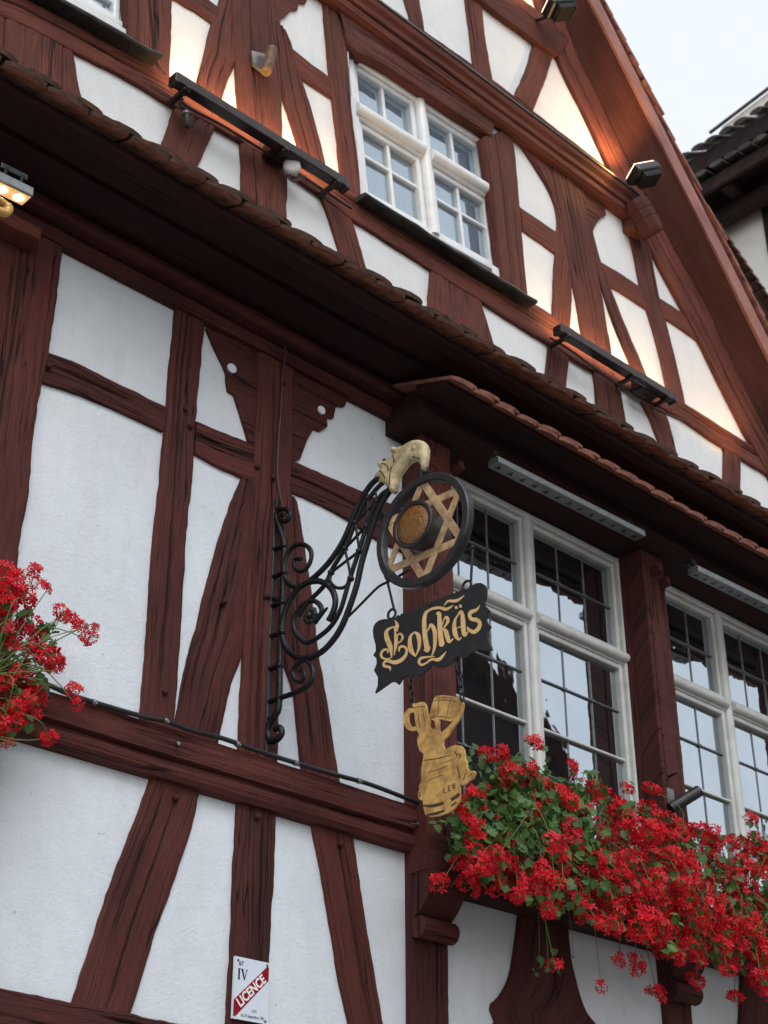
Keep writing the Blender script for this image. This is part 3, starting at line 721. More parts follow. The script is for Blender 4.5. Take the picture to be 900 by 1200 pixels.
ub('post', [(567, 160), (576, 220), (586, 290), (590, 336)], [(600, 150), (605, 185), (610, 240), (615, 300), (620, 352)], .012, ncr=3, big=True)
ub('rail', [(610, 242), (630, 256), (655, 273)], [(613, 270), (632, 283), (653, 298)], .005, ncr=1)
ub('brace', [(599, 154), (622, 186), (645, 225), (654, 258), (651, 310), (649, 360), (646, 400)], [(642, 176), (652, 210), (661, 260), (668, 310), (671, 345), (669, 380), (668, 418)], .008, ncr=3)
ub('post', [(640, 172), (655, 235), (667, 305), (676, 345), (683, 385), (692, 432)], [(682, 202), (690, 250), (700, 310), (706, 345), (712, 380), (722, 440)], .014, ncr=3, big=True)
ub('brace', [(684, 240), (694, 286), (702, 322), (712, 355), (724, 388), (744, 438)], [(692, 258), (703, 300), (711, 322), (720, 346), (733, 378), (759, 440)], .008, ncr=2)
piece('knee_brace', [(676, 204), (722, 238), (715, 243), (711, 239), (709, 247), (711, 252), (705, 255), (701, 259), (697, 265), (694, 274), (700, 292), (690, 290), (682, 250)], EU+.006, house, 'wood_up')
ub('rail', [(703, 306), (730, 321), (755, 338)], [(712, 334), (735, 347), (760, 363)], .006, ncr=1)
ub('rail', [(771, 347), (790, 359), (808, 371)], [(777, 371), (800, 386), (826, 405)], .006, ncr=1)
ub('post', [(730, 234), (743, 292), (752, 338), (760, 364), (768, 392), (776, 424), (786, 472)], [(746, 250), (762, 288), (773, 346), (781, 374), (790, 410), (797, 440), (806, 482)], .010, ncr=2)
# above the string course
ub('post', [(470, -16), (478, 10), (484, 34)], [(490, -16), (495, 15), (500, 46)], .007, ncr=1)
ub('post', [(545, -14), (550, 30), (557, 84)], [(564, -14), (569, 40), (579, 98)], .008, ncr=1)
ub('brace', [(627, 46), (618, 78), (604, 112)], [(652, 58), (640, 92), (625, 130)], .007, ncr=1)
ub('collar_beam', [(545, -45), (600, -12), (640, 20), (668, 45)], [(545, -14), (570, 4), (600, 27), (632, 50), (655, 64)], .030, ncr=2, thick=.07)
ub('rail', [(400, -40), (450, 2), (545, 68), (640, 140), (748, 224)], [(400, -10), (450, 30), (545, 95), (640, 168), (748, 246)], .006, ncr=2)
ub('rafter', [(600, -75), (657, 72), (685, 130), (712, 189), (735, 235), (760, 284), (805, 368), (838, 433), (871, 500), (905, 562), (940, 630)],
   [(630, -75), (671, 50), (702, 115), (735, 185), (757, 230), (781, 274), (827, 357), (862, 430), (896, 500), (930, 562), (965, 630)], .020, ncr=3, big=True, thick=.06)
for d_ in (-1.12,):                          # the same framing goes on to the left of the picture
    beam('post', shift_px([(207, 366), (190, 560), (166, 858)], d_, T), shift_px([(241, 386), (226, 560), (203, 872)], d_, T), T+.004, house, big=True)
    beam('brace', shift_px([(184, 893), (150, 985), (86, 1176)], d_, T), shift_px([(239, 911), (220, 990), (153, 1192)], d_, T), T, house, big=True)
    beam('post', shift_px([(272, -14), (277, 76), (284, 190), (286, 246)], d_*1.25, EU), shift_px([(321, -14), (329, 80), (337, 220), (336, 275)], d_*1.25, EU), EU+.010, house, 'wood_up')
extrude('lintel', [(EU-.02, 6.77), (EU+.02, 6.77), (EU+.02, 6.93), (EU-.02, 6.93)], .3, 2.55, house, 'wood_up', amp=.003)
# string course
zq = 7.03
extrude('string_course', [(EU-.02, zq-.085), (EU+.035, zq-.085), (EU+.052, zq-.07), (EU+.058, zq-.045), (EU+.048, zq-.028), (EU+.062, zq-.018), (EU+.062, zq+.012), (EU+.078, zq+.028), (EU+.085, zq+.05), (EU+.08, zq+.06), (EU-.02, zq+.066)], .3, 5.36, house, 'wood_up', amp=.002)
extrude('flashing', [(EU+.0, zq+.068), (EU+.09, zq+.062), (EU+.092, zq+.068), (EU, zq+.075)], .3, 5.36, house, 'lead', amp=.001)
# pendant block at the foot of the string course
a = FP(743, 236, EU+.09); b = FP(764, 275, EU+.10); mb = MB(); P = [a.lerp(b, t) for t in (0, .06, .12, .3, .33, .36, .55, .58, .61, .9, 1)]
tube(mb, P, [.060, .068, .072, .073, .069, .073, .074, .070, .074, .074, .068], 9, smooth=False); box(mb, (a+b)/2+Vector((0, .07, 0)), (.05, 0, 0), (0, .06, 0), (0, 0, .07), 0, .01)
fix_normals(mb.build('pendant', M['wood_up'], house))
# window sills
mb = MB()
def sill(px0, px1, dz=.02):
    a = FP(*px0, EU+.07); b = FP(*px1, EU+.07); d = (b-a); n = 14; V = []; F = []
    for i in range(n+1):
        p = a+d*(i/n); w = .007*noise.noise((i*.9, px0[0], 2))
        for (ee, zz) in ((EU-.05, .02), (EU+.07, .0), (EU+.075, -.012), (EU+.07, -dz), (EU-.05, -dz)): V.append((p.x, -(ee+w), p.z+zz+w))
    for i in range(n):
        for j in range(5): F.append((i*5+j, (i+1)*5+j, (i+1)*5+(j+1) % 5, i*5+(j+1) % 5))
    F += [tuple(range(5)), tuple(n*5+k for k in range(5))]
    m_ = MB(); m_.add(V, F); fix_normals(m_.build('window_sill', M['lead_sheet'], house))
sill((428, 225), (629, 352)); sill((-40, -68), (190, 64))

# --- roof: soffit, verge board, tiles
inn = [(610, -75), (652, 10), (671, 50), (702, 115), (735, 185), (757, 230), (781, 274), (827, 357), (862, 430), (896, 500), (930, 562), (965, 630)]
outl = [(655, -75), (692, 0), (730, 76), (767, 150), (790, 197), (842, 300), (900, 417), (960, 540), (1010, 640)]
EV = .39
A = resample([FP(*p, EU+.012) for p in inn], 60); B = resample([FP(*p, EV) for p in outl], 60)
# pair both edges by height
def at_z(P, z):
    for a, b in zip(P, P[1:]):
        if b.z <= z <= a.z or a.z <= z <= b.z: return a.lerp(b, (z-a.z)/(b.z-a.z) if abs(b.z-a.z) > 1e-9 else 0)
    return P[0] if abs(z-P[0].z) < abs(z-P[-1].z) else P[-1]
mb = MB(); V = []; UV = []; cum = 0
for i, p in enumerate(A):
    q = B[i]
    if i: cum += (A[i]-A[i-1]).length
    for k in range(5):
        r = p.lerp(q, k/4); V.append(r); UV.append((cum, k*.06))
mb.add(V, [(i*5+k, i*5+k+1, (i+1)*5+k+1, (i+1)*5+k) for i in range(59) for k in range(4)], UV, True)
mb.build('verge_soffit', M['wood_smooth'], house)
mb = MB()
T0 = (B[-1]-B[0]).normalized(); nrm = Vector((T0.z, 0, -T0.x)).normalized()
if nrm.z < 0: nrm = -nrm
V = []; UV = []; cum = 0
for i, q in enumerate(B):
    if i: cum += (B[i]-B[i-1]).length
    for (ee, hh) in ((EV-.03, -.004), (EV+.004, -.012), (EV+.012, .012), (EV+.022, .030), (EV+.020, .060), (EV-.03, .062)):
        V.append(Vector((q.x, -ee, q.z))+nrm*hh); UV.append((cum, ee+hh))
mb.add(V, [(i*6+k, i*6+(k+1) % 6, (i+1)*6+(k+1) % 6, (i+1)*6+k) for i in range(59) for k in range(6)], UV)
fix_normals(mb.build('verge_board', M['verge'], house))
mb = MB(); rnd = random.Random(8)
ln = (B[-1]-B[0]).length; step = .155; k = 0
while k*step < ln:
    q = B[0].lerp(B[-1], 0)+T0*(k*step); j = rnd.uniform(-.006, .006)
    # follow the real (slightly bent) verge line
    f = k*step/ln*59; i0 = min(58, int(f)); q = B[i0].lerp(B[i0+1], f-i0)
    tilt = (T0*math.cos(.10)+nrm*math.sin(-.0)).normalized()
    a = q+nrm*(.075+j); d = (T0+nrm*.13).normalized()
    ov = EV+.035+rnd.uniform(-.008, .008)
    c = Vector((a.x, 0, a.z))
    for yb in (0,):
        V = []
        for (s, h) in ((-.02, 0), (.20, 0), (.20, .018), (-.02, .018)):
            p = c+d*s+nrm*h
            V += [Vector((p.x, -ov, p.z)), Vector((p.x, 6.0, p.z))]
        mb.add(V, [(0, 1, 3, 2), (2, 3, 5, 4), (4, 5, 7, 6), (6, 7, 1, 0), (0, 2, 4, 6), (1, 3, 5, 7)])
    k += 1
fix_normals(mb.build('roof_tiles', M['tile'], house))
# kicked-out lower slope of the roof behind the verge
mb = MB(); P1 = FP(820, 232, -.9); P2 = FP(930, 392, -.9); d = (P2-P1)
for k in range(16):
    a = P1+d*(k/15); b = a+d/15*1.25
    nn = Vector((d.z, 0, -d.x)).normalized(); nn = nn if nn.z > 0 else -nn
    V = []
    for (p, h) in ((a, 0), (b, .03), (b, .055), (a, .025)): V += [p+nn*h, p+nn*h+Vector((0, 3.5, 0))]
    mb.add(V, [(0, 1, 3, 2), (2, 3, 5, 4), (4, 5, 7, 6), (6, 7, 1, 0), (0, 2, 4, 6), (1, 3, 5, 7)])
fix_normals(mb.build('lower_roof_tiles', M['tile_moss'], house))
mb = MB(); nn2 = nn*-.06
V = [P1+nn2*.2+Vector((0, .05, 0)), P2+nn2*.2+Vector((0, .05, 0)), P2-nn*.45+Vector((0, .05, 0)), P1-nn*.45+Vector((0, .05, 0))]
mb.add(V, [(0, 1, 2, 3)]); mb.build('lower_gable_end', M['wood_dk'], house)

# ------------------------------------------------------------------ light bars
def light_bar(name, a, b, w, h, mat, label, group, kind):
    a = Vector(a); b = Vector(b); d = (b-a); ln = d.length; dx_ = d/ln
    t = empty(name, tuple((a+b)/2)); tag(t, label, 'light', group)
    fy = Vector((0, -1, 0)); fy = (fy-dx_*fy.dot(dx_)).normalized(); up = dx_.cross(fy); up = up if up.z > 0 else -up
    c = (a+b)/2; mb = MB()
    if kind == 'up':
        box(mb, c, dx_*ln/2, fy*w/2, up*h*.28, 0, .004)
        box(mb, c+up*h*.34-fy*w*.08, dx_*ln/2*.998, fy*w*.40, up*h*.10, 0, .003)
        box(mb, c+up*h*.34+fy*w*.40, dx_*ln/2*.998, fy*w*.06, up*h*.16, 0, .002)
        mb.build('housing', M[mat], t)
        for e_ in (a, b): mb = MB(); box(mb, e_, dx_*.010, fy*w*.53, up*h*.40, 0, .004); mb.build('end_cap', M[mat], t)
        mb = MB(); box(mb, c+up*h*.455-fy*w*.1, dx_*ln/2*.97, fy*w*.28, up*h*.012); mb.build('led_strip', M['led_strip'], t)
        for s in (-.44, .12, .44):
            mb = MB(); p = c+d*s; box(mb, p-up*h*.30, dx_*.016, fy*w*.35, up*h*.20, 0, .003); box(mb, p-up*h*.30-fy*.05, dx_*.012, fy*.05, up*h*.12, 0, .003); lathe(mb, p-up*h*.30+fy*w*.35, fy, [(.012, 0), (.012, .008), (.006, .012)], 10)
            mb.build('wall_bracket', M[mat], t)
    else:
        box(mb, c, dx_*ln/2, fy*w/2, up*h/2, 0, .003)
        box(mb, c+up*h*.55, dx_*ln/2, fy*w*.35, up*h*.12, 0, .002)
        mb.build('housing', M['alu'], t)
        mb = MB(); n = 13
        for k in range(n):
            p = a+d*((k+.5)/n)-up*(h/2+.001)
            V = [p+dx_*x*.020+fy*y*w*.30 for (x, y) in ((-1, -.8), (.6, -.8), (-.2, .9))]; mb.add(V, [(0, 1, 2)])
        mb.build('louvre', M['black'] if kind == 'down' else M['black'], t)
        for s in (-.46, .46):
            mb = MB(); p = c+d*s; tube(mb, [p+up*h*.5-fy*w*.1, p+up*(h*.5+.03)-fy*w*.3, p+up*(h*.5+.05)-fy*.05], .008, 6)
            box(mb, p+up*(h*.5+.045)-fy*.03, dx_*.018, fy*.02, up*.012, 0, .002)
            mb.build('wall_bracket', M['black'], t)
    return t
eb = EU+.10
lb1 = light_bar('light_bar', FP(204, 94, eb), FP(404, 219, eb), .046, .058, 'brown_metal', 'dark uplight bar on the gable, left of the white upper window', 'uplight bars on the gable', 'up')
lb2 = light_bar('light_bar', FP(654, 387, eb), FP(788, 469, eb), .046, .058, 'brown_metal', 'dark uplight bar on the gable below the forked timber, near the roof slope', 'uplight bars on the gable', 'up')
light_bar('light_bar', FP(578, 541, .27), FP(750, 628, .27), .062, .030, 'alu', 'grey metal light bar under the bay roof over the left leaded window', 'light bars under the bay roof', 'down')
light_bar('light_bar', FP(812, 668, .27), FP(935, 728, .27), .062, .030, 'alu', 'grey metal light bar under the bay roof over the right leaded window', 'light bars under the bay roof', 'down')
# conduits, plugs and sockets hanging on the gable
def cable(name, px, e, r, mat, label, cat, jitter=0, tag_it=True, sm=5):
    pts = smooth_pts([FP(*p, e if not isinstance(e, (list, tuple)) else e[i]) for i, p in enumerate(px)], sm)
    mb = MB(); tube(mb, pts, r, 8); o = mb.build(name, M[mat])
    return tag(o, label, cat)
cable('conduit', [(205, 110), (216, 122), (232, 132), (262, 148), (330, 190), (352, 205), (390, 230), (412, 244)], EU+.045, .006, 'cable', 'thin brown conduit under the uplight bar left of the upper window', 'conduit')
cable('conduit', [(645, 396), (668, 410), (700, 434), (740, 462), (770, 480), (800, 493)], EU+.045, .006, 'cable', 'thin brown conduit under the uplight bar near the roof slope', 'conduit')
t = empty('cable_connector', tuple(FP(218, 140, EU+.04))); tag(t, 'black plug hanging on a twisted lead below the end of the left uplight bar', 'plug')
mb = MB(); p = FP(217, 124, EU+.05); q = FP(219, 142, EU+.05)
lathe(mb, q, (p-q).normalized(), [(.006, -.03), (.013, -.025), (.014, .03), (.010, .045), (.006, .06)], 12); mb.build('body', M['black'], t)
mb = MB(); lathe(mb, q+(p-q).normalized()*.032, (p-q).normalized(), [(.0145, 0), (.0155, .004), (.0145, .012)], 12); mb.build('collar', M['alu'], t)
mb = MB(); tube(mb, smooth_pts([FP(208, 108, EU+.06), FP(214, 116, EU+.07), FP(210, 122, EU+.06), FP(216, 128, EU+.05), FP(218, 136, EU+.05)]), .004, 6); mb.build('lead', M['black'], t)
t = empty('junction_box', tuple(FP(330, 185, EU+.04))); tag(t, 'brown junction box with round white cover under the left uplight bar', 'junction box')
mb = MB(); a = FP(326, 180, EU+.05); box(mb, a, (.055, 0, 0), (0, .035, 0), (0, 0, .03), 0, .006); mb.build('box', M['brown_metal'], t)
mb = MB(); a = FP(342, 195, EU+.07); lathe(mb, a, (-.5, -.7, -.3), [(.034, -.03), (.036, .0), (.034, .012), (.02, .016)], 20); mb.build('cover', M['white'], t)
mb = MB(); 
for s in range(3): tube(mb, smooth_pts([FP(336+3*s, 205, EU+.05), FP(344+4*s, 213-s, EU+.08), FP(352+3*s, 206, EU+.05)]), .004, 6)
mb.build('lead', M['cable'], t)
t = empty('junction_box', tuple(FP(752, 448, EU+.04))); tag(t, 'brown junction box with silver tape under the uplight bar near the roof slope', 'junction box')
mb = MB(); a = FP(755, 456, EU+.06); box(mb, a, (.07, 0, 0), (0, .03, 0), (0, 0, .035), 0, .008); mb.build('box', M['brown_metal'], t)
mb = MB(); a = FP(748, 446, EU+.095); box(mb, a, (.05, 0, -.003), (0, .002, 0), (0, .004, .018), 0, .0); mb.build('tape', M['alu'], t)
# rusty tube holder on the post
t = empty('pole_holder', tuple(FP(313, 70, EU+.03))); tag(t, 'small rusty tube holder screwed to the timber post above the left uplight bar', 'pole holder')
mb = MB(); pl = [(p.x, p.z) for p in (FP(*q, EU+.032) for q in ((295, 59), (310, 63), (318, 66), (316, 84), (308, 84), (297, 75)))]; plate(mb, pl, fac3, EU+.02, EU+.032); mb.build('plate', M['alu'], t)
mb = MB(); tube(mb, [FP(319, 58, EU+.07), FP(312, 84, EU+.08)], .023, 14); mb.build('tube', M['rust'], t)
# floodlights on the verge
def flood(px, py, label, rest):
    c = FP(px, py, EU+.16); t = empty('floodlight', tuple(c)); tag(t, label, 'floodlight', 'floodlights on the verge')
    ax = Vector((.38, -.35, -.80)).normalized(); ux = Vector((.80, -.30, .30)); ux = (ux-ax*ux.dot(ax)).normalized(); uy = ax.cross(ux)
    mb = MB(); box(mb, c, ux*.085, uy*.058, ax*.028, 0, .014); box(mb, c+ax*.035, ux*.06, uy*.042, ax*.022, 0, .016); mb.build('housing', M['black'], t)
    mb = MB()
    for k in range(7): box(mb, c+ax*.045+ux*(-.054+.018*k), ux*.0025, uy*.046, ax*.024, 0, .001)
    mb.build('cooling_fins', M['black'], t)
    mb = MB(); box(mb, c-ax*.029, ux*.076, uy*.050, ax*.002, 0, 0); mb.build('lens', M['led_strip'], t)
    mb = MB(); tube(mb, [c+ax*.03, c+Vector((-.03, .10, -.03)), c+Vector((-.04, .17, -.02))], .012, 6); mb.build('bracket', M['black'], t)
    return c
f1 = flood(754, 203, 'black floodlight with glowing top beside the console block below the verge', 0)
f2 = flood(655, 8, 'black floodlight at the top of the picture under the verge by the collar beam', 0)

# lit lamp at the left edge, under the cornice
t = empty('lamp_bar', tuple(FP(0, 222, .30))); tag(t, 'lit silver lamp bar with glowing round bulbs under the cornice at the left edge', 'lamp')
a = FP(-150, 142, .30); b = FP(33, 231, .30); d = b-a; dxn = d.normalized(); fy = Vector((0, -1, 0)); up = Vector((0, 0, 1))
mb = MB(); box(mb, (a+b)/2, d/2, fy*.035, up*.018, 0, .004); mb.build('housing', M['alu'], t)
mb = MB(); box(mb, (a+b)/2-up*.0195, d/2*.985, fy*.026, up*.0012); mb.build('reflector', M['led_glow'], t)
for k in range(10):
    mb = MB(); lathe(mb, b-dxn*(.034+.062*k)-up*.0215, (0, 0, -1), [(.017, 0), (.014, .003), (.004, .004)], 14); mb.build('bulb', M['led'], t)
mb = MB()
for s in (.04, .10): tube(mb, [b-dxn*s+up*.015, b-dxn*s+up*.05+fy*.02, b-dxn*s+up*.07-fy*.05], .008, 6)
box(mb, b-dxn*.07+up*.06, dxn*.05, fy*.02, up*.012, 0, .003)
mb.build('wall_bracket', M['black'], t)
t = empty('hanging_ornament', tuple(FP(-2, 240, .33))); tag(t, 'tip of a gilded ornament hanging below the lit lamp at the left edge', 'ornament')
mb = MB(); tube(mb, smooth_pts([FP(-30, 225, .33), FP(-12, 232, .33), FP(2, 236, .33), FP(10, 244, .33), FP(6, 249, .33), FP(-4, 246, .33), FP(-16, 240, .33)]), [.012]*13+[.016]*13+[.014]*5, 8); mb.build('scroll', M['gold'], t)
mb = MB(); tube(mb, [FP(-25, 226, .33), FP(-26, 212, .32)], .004, 6); mb.build('hook', M['iron'], t)
piece_b = MB(); a = FP(10, 268, .05); box(piece_b, a, (.10, 0, 0), (0, .05, 0), (0, 0, .028), 0, .006)
piece_b.build('bracket_block', M['wood_up'], house)

# ------------------------------------------------------------------ cables on the lower wall
t = empty('power_cable', tuple(FP(250, 862, .06))); tag(t, 'black cable clipped along the top of the sill beam', 'cable')
cp = [(-30, 775), (20, 793), (55, 803), (80, 814), (110, 824), (165, 840), (195, 846), (225, 857), (260, 866), (300, 880), (340, 893), (390, 908), (430, 919), (470, 934), (500, 946), (530, 958), (620, 990)]
mb = MB(); tube(mb, smooth_pts([FP(x, y-1, .066) for x, y in cp], 5), .0082, 8); mb.build('cable', M['black'], t)
for (x, y) in ((110, 824), (194, 846), (278, 873), (346, 895), (420, 916)):
    mb = MB(); p = FP(x, y-1, .068); lathe(mb, p-Vector((.006, 0, 0)), (1, 0, 0), [(.0095, 0), (.0105, .002), (.0105, .010), (.0095, .012)], 10); lathe(mb, p+Vector((0, -.012, -.006)), (0, -1, 0), [(.005, 0), (.005, .004)], 8); mb.build('clip', M['alu'], t)
tag(cable('wire', [(336, 372), (336, 386), (333, 400), (334, 415), (331, 440), (329, 480), (326, 520), (325, 555), (328, 580), (332, 598), (334, 640), (338, 680), (345, 712), (346, 740), (352, 760)], [.05, .045, .03, .03, .03, .03, .03, .03, .03, .03, .03, .03, .03, .03, .03], .0042, 'cable', 'thin brown wire running down the timber post behind the iron bracket', 'wire'))
mb = MB(); pp = [FP(x, y, .02) for x, y in ((199, 876), (480, 969))]
for k, p in enumerate(pp):
    mb = MB(); lathe(mb, p+Vector((0, -.03, 0)), (0, -1, .1), [(.003, 0), (.003, .012), (.008, .013), (.007, .018)], 8)
    if k: tube(mb, [p+Vector((0, -.045, 0)), p+Vector((-.05, -.06, -.015))], .003, 6)
    mb.build('nail', M['alu'], house)

# ------------------------------------------------------------------ licence plate
pc = [FP(*q, .028) for q in ((275, 1119.5), (315.3, 1129.2), (313.7, 1200.6), (272.8, 1193.4))]
px0 = (pc[0].x+pc[3].x)/2; px1 = (pc[1].x+pc[2].x)/2; pz1 = (pc[0].z+pc[1].z)/2; pz0 = (pc[2].z+pc[3].z)/2
t = empty('licence_plate', (px0, -.028, pz0)); tag(t, 'white enamel licence plate with a red diagonal band screwed to the lower timber post', 'sign plate')
PW, PH = px1-px0, pz1-pz0
def lp(u, v, d=0): return (px0+u*PW, pz1-v*PH)
mb = MB(); plate(mb, [lp(0, 0), lp(1, 0), lp(1, 1), lp(0, 1)], fac3, .020, .0285); mb.build('plate', M['enamel'], t)
mb = MB(); plate(mb, [lp(.012, .705), lp(.93, .07), lp(.985, .075), lp(.985, .295), lp(.10, .945), lp(.012, .965)], fac3, .0286, .0292); mb.build('band', M['enamel_red'], t)
DG = bpy.context.evaluated_depsgraph_get()
def text(s, size, x, z, ang, e, mat, parent, name, bold=0.0, sx=1.0):
    cu = bpy.data.curves.new('txt', 'FONT'); cu.body = s; cu.size = size; cu.offset = bold; cu.extrude = .0002; cu.resolution_u = 3
    cu.align_x = 'CENTER'; cu.align_y = 'CENTER'
    o = bpy.data.objects.new('txt', cu); COL.objects.link(o); bpy.context.view_layer.update()
    me = bpy.data.meshes.new_from_object(o.evaluated_get(bpy.context.evaluated_depsgraph_get()))
    bpy.data.objects.remove(o); bpy.data.curves.remove(cu)
    ca, sa = math.cos(ang), math.sin(ang)
    for v in me.vertices:
        a, b, c = v.co.x*sx, v.co.y, v.co.z; v.co = (x+a*ca-b*sa, -(e+c), z+a*sa+b*ca)
    me.materials.clear(); me.materials.append(M[mat]); me.name = name
    ob = bpy.data.objects.new(name, me); COL.objects.link(ob); ob.parent = parent; ob.matrix_parent_inverse = Matrix.Translation(parent_loc(parent)).inverted(); return ob
x, z = lp(.50, .515); ang = math.atan2(.64*PH, .92*PW)
text('LICENCE', .041, x, z, ang, .0296, 'white', t, 'lettering', .0012, .86)
x, z = lp(.18, .105); text('67', .019, x, z, 0, .0290, 'enamel_blue', t, 'lettering', .0004)
mb = MB()
def stroke2(mb, pts, to3, d0, d1, sm=5):
    """brush stroke with a width at every point"""
    P = smooth_pts([(a, b, w) for a, b, w in pts], sm); n = len(P); Lf = []; Rt = []
    for i in range(n):
        tv = P[min(n-1, i+1)]-P[max(0, i-1)]; tv = Vector((tv.x, tv.y)); tv = tv.normalized() if tv.length > 1e-9 else Vector((1, 0))
        nv = Vector((-tv.y, tv.x)); w = P[i].z/2
        Lf.append((P[i].x+nv.x*w, P[i].y+nv.y*w)); Rt.append((P[i].x-nv.x*w, P[i].y-nv.y*w))
    V = [to3(*p, d1) for p in Lf]+[to3(*p, d1) for p in Rt]+[to3(*p, d0) for p in Lf]+[to3(*p, d0) for p in Rt]
    F = []
    for i in range(n-1): F += [(i, i+1, n+i+1, n+i), (i, 2*n+i, 2*n+i+1, i+1), (n+i, n+i+1, 3*n+i+1, 3*n+i)]
    mb.add(V, F)
pl3 = lambda u, v, d: fac3(*lp(u, v), d)
for s in ([(.13, .195, .045), (.13, .36, .045)], [(.095, .192, .012), (.17, .192, .012)], [(.095, .362, .012), (.17, .362, .012)],
          [(.215, .19, .05), (.29, .362, .03)], [(.345, .19, .018), (.29, .362, .018)], [(.185, .192, .012), (.25, .192, .012)], [(.32, .192, .012), (.375, .192, .012)]):
    stroke2(mb, s, pl3, .0286, .0291, 2)
fix_normals(mb.build('numeral', M['enamel_blue'], t))
x, z = lp(.60, .832); text('LOI', .013, x, z, 0, .0290, 'enamel_blue', t, 'lettering')
x, z = lp(.57, .925); text('du 24 Septembre 1941', .0148, x, z, 0, .0290, 'enamel_blue', t, 'lettering', 0, .70)
for (u, v) in ((.09, .06), (.93, .05), (.06, .94), (.93, .96)):
    mb = MB(); x, z = lp(u, v); lathe(mb, (x, -.0285, z), (0, -1, 0), [(.0042, 0), (.004, .0015), (.002, .003)], 10); mb.build('screw', M['rust'], t)

# ------------------------------------------------------------------ wrought-iron bracket
br_ = empty('sign_bracket', tuple(FP(318, 880, .02)))
tag(br_, 'black wrought-iron scroll bracket with a gilded bird head, carrying the hanging sign', 'sign bracket')
def iron(name, strands, mat='iron', parent=br_, off=.012):
    mb = MB()
    for (pts, r) in strands:
        P = smooth_pts([SPT(x, y, off if len(q) < 1 else q[0]) for x, y, *q in pts], 6); n = len(P)
        tube(mb, P, r*1.14 if not isinstance(r, tuple) else [1.14*(r[0]+(r[1]-r[0])*i/(n-1)) for i in range(n)], 8)
    return mb.build(name, M[mat], parent)
for pts in ([(322, 588), (320.5, 640), (318, 700), (315.5, 760), (313.5, 830), (312, 884)], [(325, 612), (330, 627), (333, 640), (332.5, 670), (331, 705), (329.5, 740), (328, 780), (327, 825), (323, 838), (317, 847), (313.5, 858), (317, 868), (324, 867), (330, 860), (328, 853), (322, 855)]):
    iron('upright', [(pts, .0105)])
iron('upright_scroll', [([(325, 613), (323, 605), (327, 598), (335, 597), (340, 602), (338, 609), (332, 611), (329, 606), (333, 603)], .008)])
for a, b in (((318, 645), (333, 640)), ((316, 678), (333, 671)), ((315, 712), (331, 706)), ((314, 747), (331, 741)), ((312, 786), (328, 780))):
    mb = MB(); tube(mb, [SPT(*a, .012), SPT(*b, .014)], .0095, 8)
    p = SPT(*b, .014); lathe(mb, p, SN, [(.008, -.014), (.013, -.008), (.013, .008), (.008, .014)], 10); mb.build('rung', M['iron'], br_)
for (a, b, c, d) in (((309, 594), (327, 597), (325, 586), (322, 600)), ((305, 698), (326, 703), (306, 692), (308, 703)), ((301, 838), (318, 843), (300, 834), (304, 845))):
    mb = MB(); tube(mb, [SPT(*a, .006), SPT(*b, .012)], [.011, .0095], 7); tube(mb, [SPT(*c, .010), SPT(*d, .012)], .011, 6); mb.build('wall_clamp', M['iron'], br_)
iron('scroll', [([(333, 673), (334, 660), (339, 646), (347, 639), (355, 638), (362, 642), (365, 650), (363, 660), (357, 668), (350, 669), (345, 664), (346, 656), (353, 655)], (.0085, .007)), ([(333, 673), (336, 681), (343, 687), (352, 688), (360, 683)], .0085)])
iron('arm_strand', [([(352, 688), (364, 680), (383, 662), (400, 638), (411, 614), (421, 590), (431, 573), (440, 563), (456, 553)], .0095)])
iron('arm_strand', [([(350, 722), (362, 705), (380, 686), (391, 664), (405, 641), (416, 613), (425, 595), (434, 582), (446, 568), (462, 558)], .0078)])
iron('arm_strand', [([(458, 572), (447, 580), (440, 592), (430, 616), (421, 645), (410, 678), (400, 712), (390, 731), (378, 743), (362, 753), (353, 750), (346, 741), (344, 731), (347, 720), (355, 709), (366, 704), (374, 708), (377, 716), (373, 724), (366, 725)], (.0075, .0085))])
iron('arm_strand', [([(462, 570), (452, 582), (442, 603), (433, 629), (424, 659), (418, 686), (408, 716), (401, 733), (392, 748), (378, 763), (362, 771), (348, 770), (337, 761), (331, 747), (331, 731), (334, 718), (341, 702), (353, 687), (368, 681), (380, 683), (389, 691), (393, 703), (391, 716), (385, 728)], .0100)])
iron('lattice', [([(388, 671), (421, 646)], .005), ([(404, 643), (429, 617)], .005), ([(417, 612), (441, 588)], .005), ([(404, 643), (408, 660), (411, 678)], .0045), ([(416, 613), (419, 630), (421, 646)], .0045), ([(431, 583), (431, 600), (430, 617)], .0045),
    ([(388, 671), (387, 681), (393, 688), (401, 689), (407, 685), (411, 678)], .0055), ([(440, 574), (442, 590)], .004)])
mb = MB()
for (x, y) in ((388, 671), (421, 646), (404, 643), (429, 617), (416, 613), (441, 588), (411, 678), (386, 687), (431, 584)):
    mb = MB(); p = SPT(x, y, .012); lathe(mb, p-SN*.012, SN, [(.006, 0), (.011, .006), (.011, .018), (.006, .024)], 8); mb.build('rivet', M['iron'], br_)
iron('scroll', [([(357, 773), (349, 778), (343, 788), (346, 797), (352, 799), (357, 793), (355, 786), (350, 787)], (.008, .006)), ([(357, 772), (365, 780), (367, 792), (362, 802), (354, 808), (343, 813), (328, 818), (312, 824)], .0085)])
mb = MB(); c = SPT(365, 722, .012)
for k in range(9):
    a = 2*PI*k/9; q = S3(*sz(c), .016)+SO*(.022*math.cos(a))+Vector((0, 0, .022*math.sin(a))); lathe(mb, q, SN, [(.004, -.008), (.013, 0), (.010, .006), (.003, .009)], 8)
lathe(mb, c, SN, [(.006, 0), (.013, .008), (.010, .018), (.002, .022)], 10); mb.build('rosette', M['iron_worn'], br_)
iron('leaf_tip', [([(368, 728), (376, 720), (384, 712)], (.014, .003))])
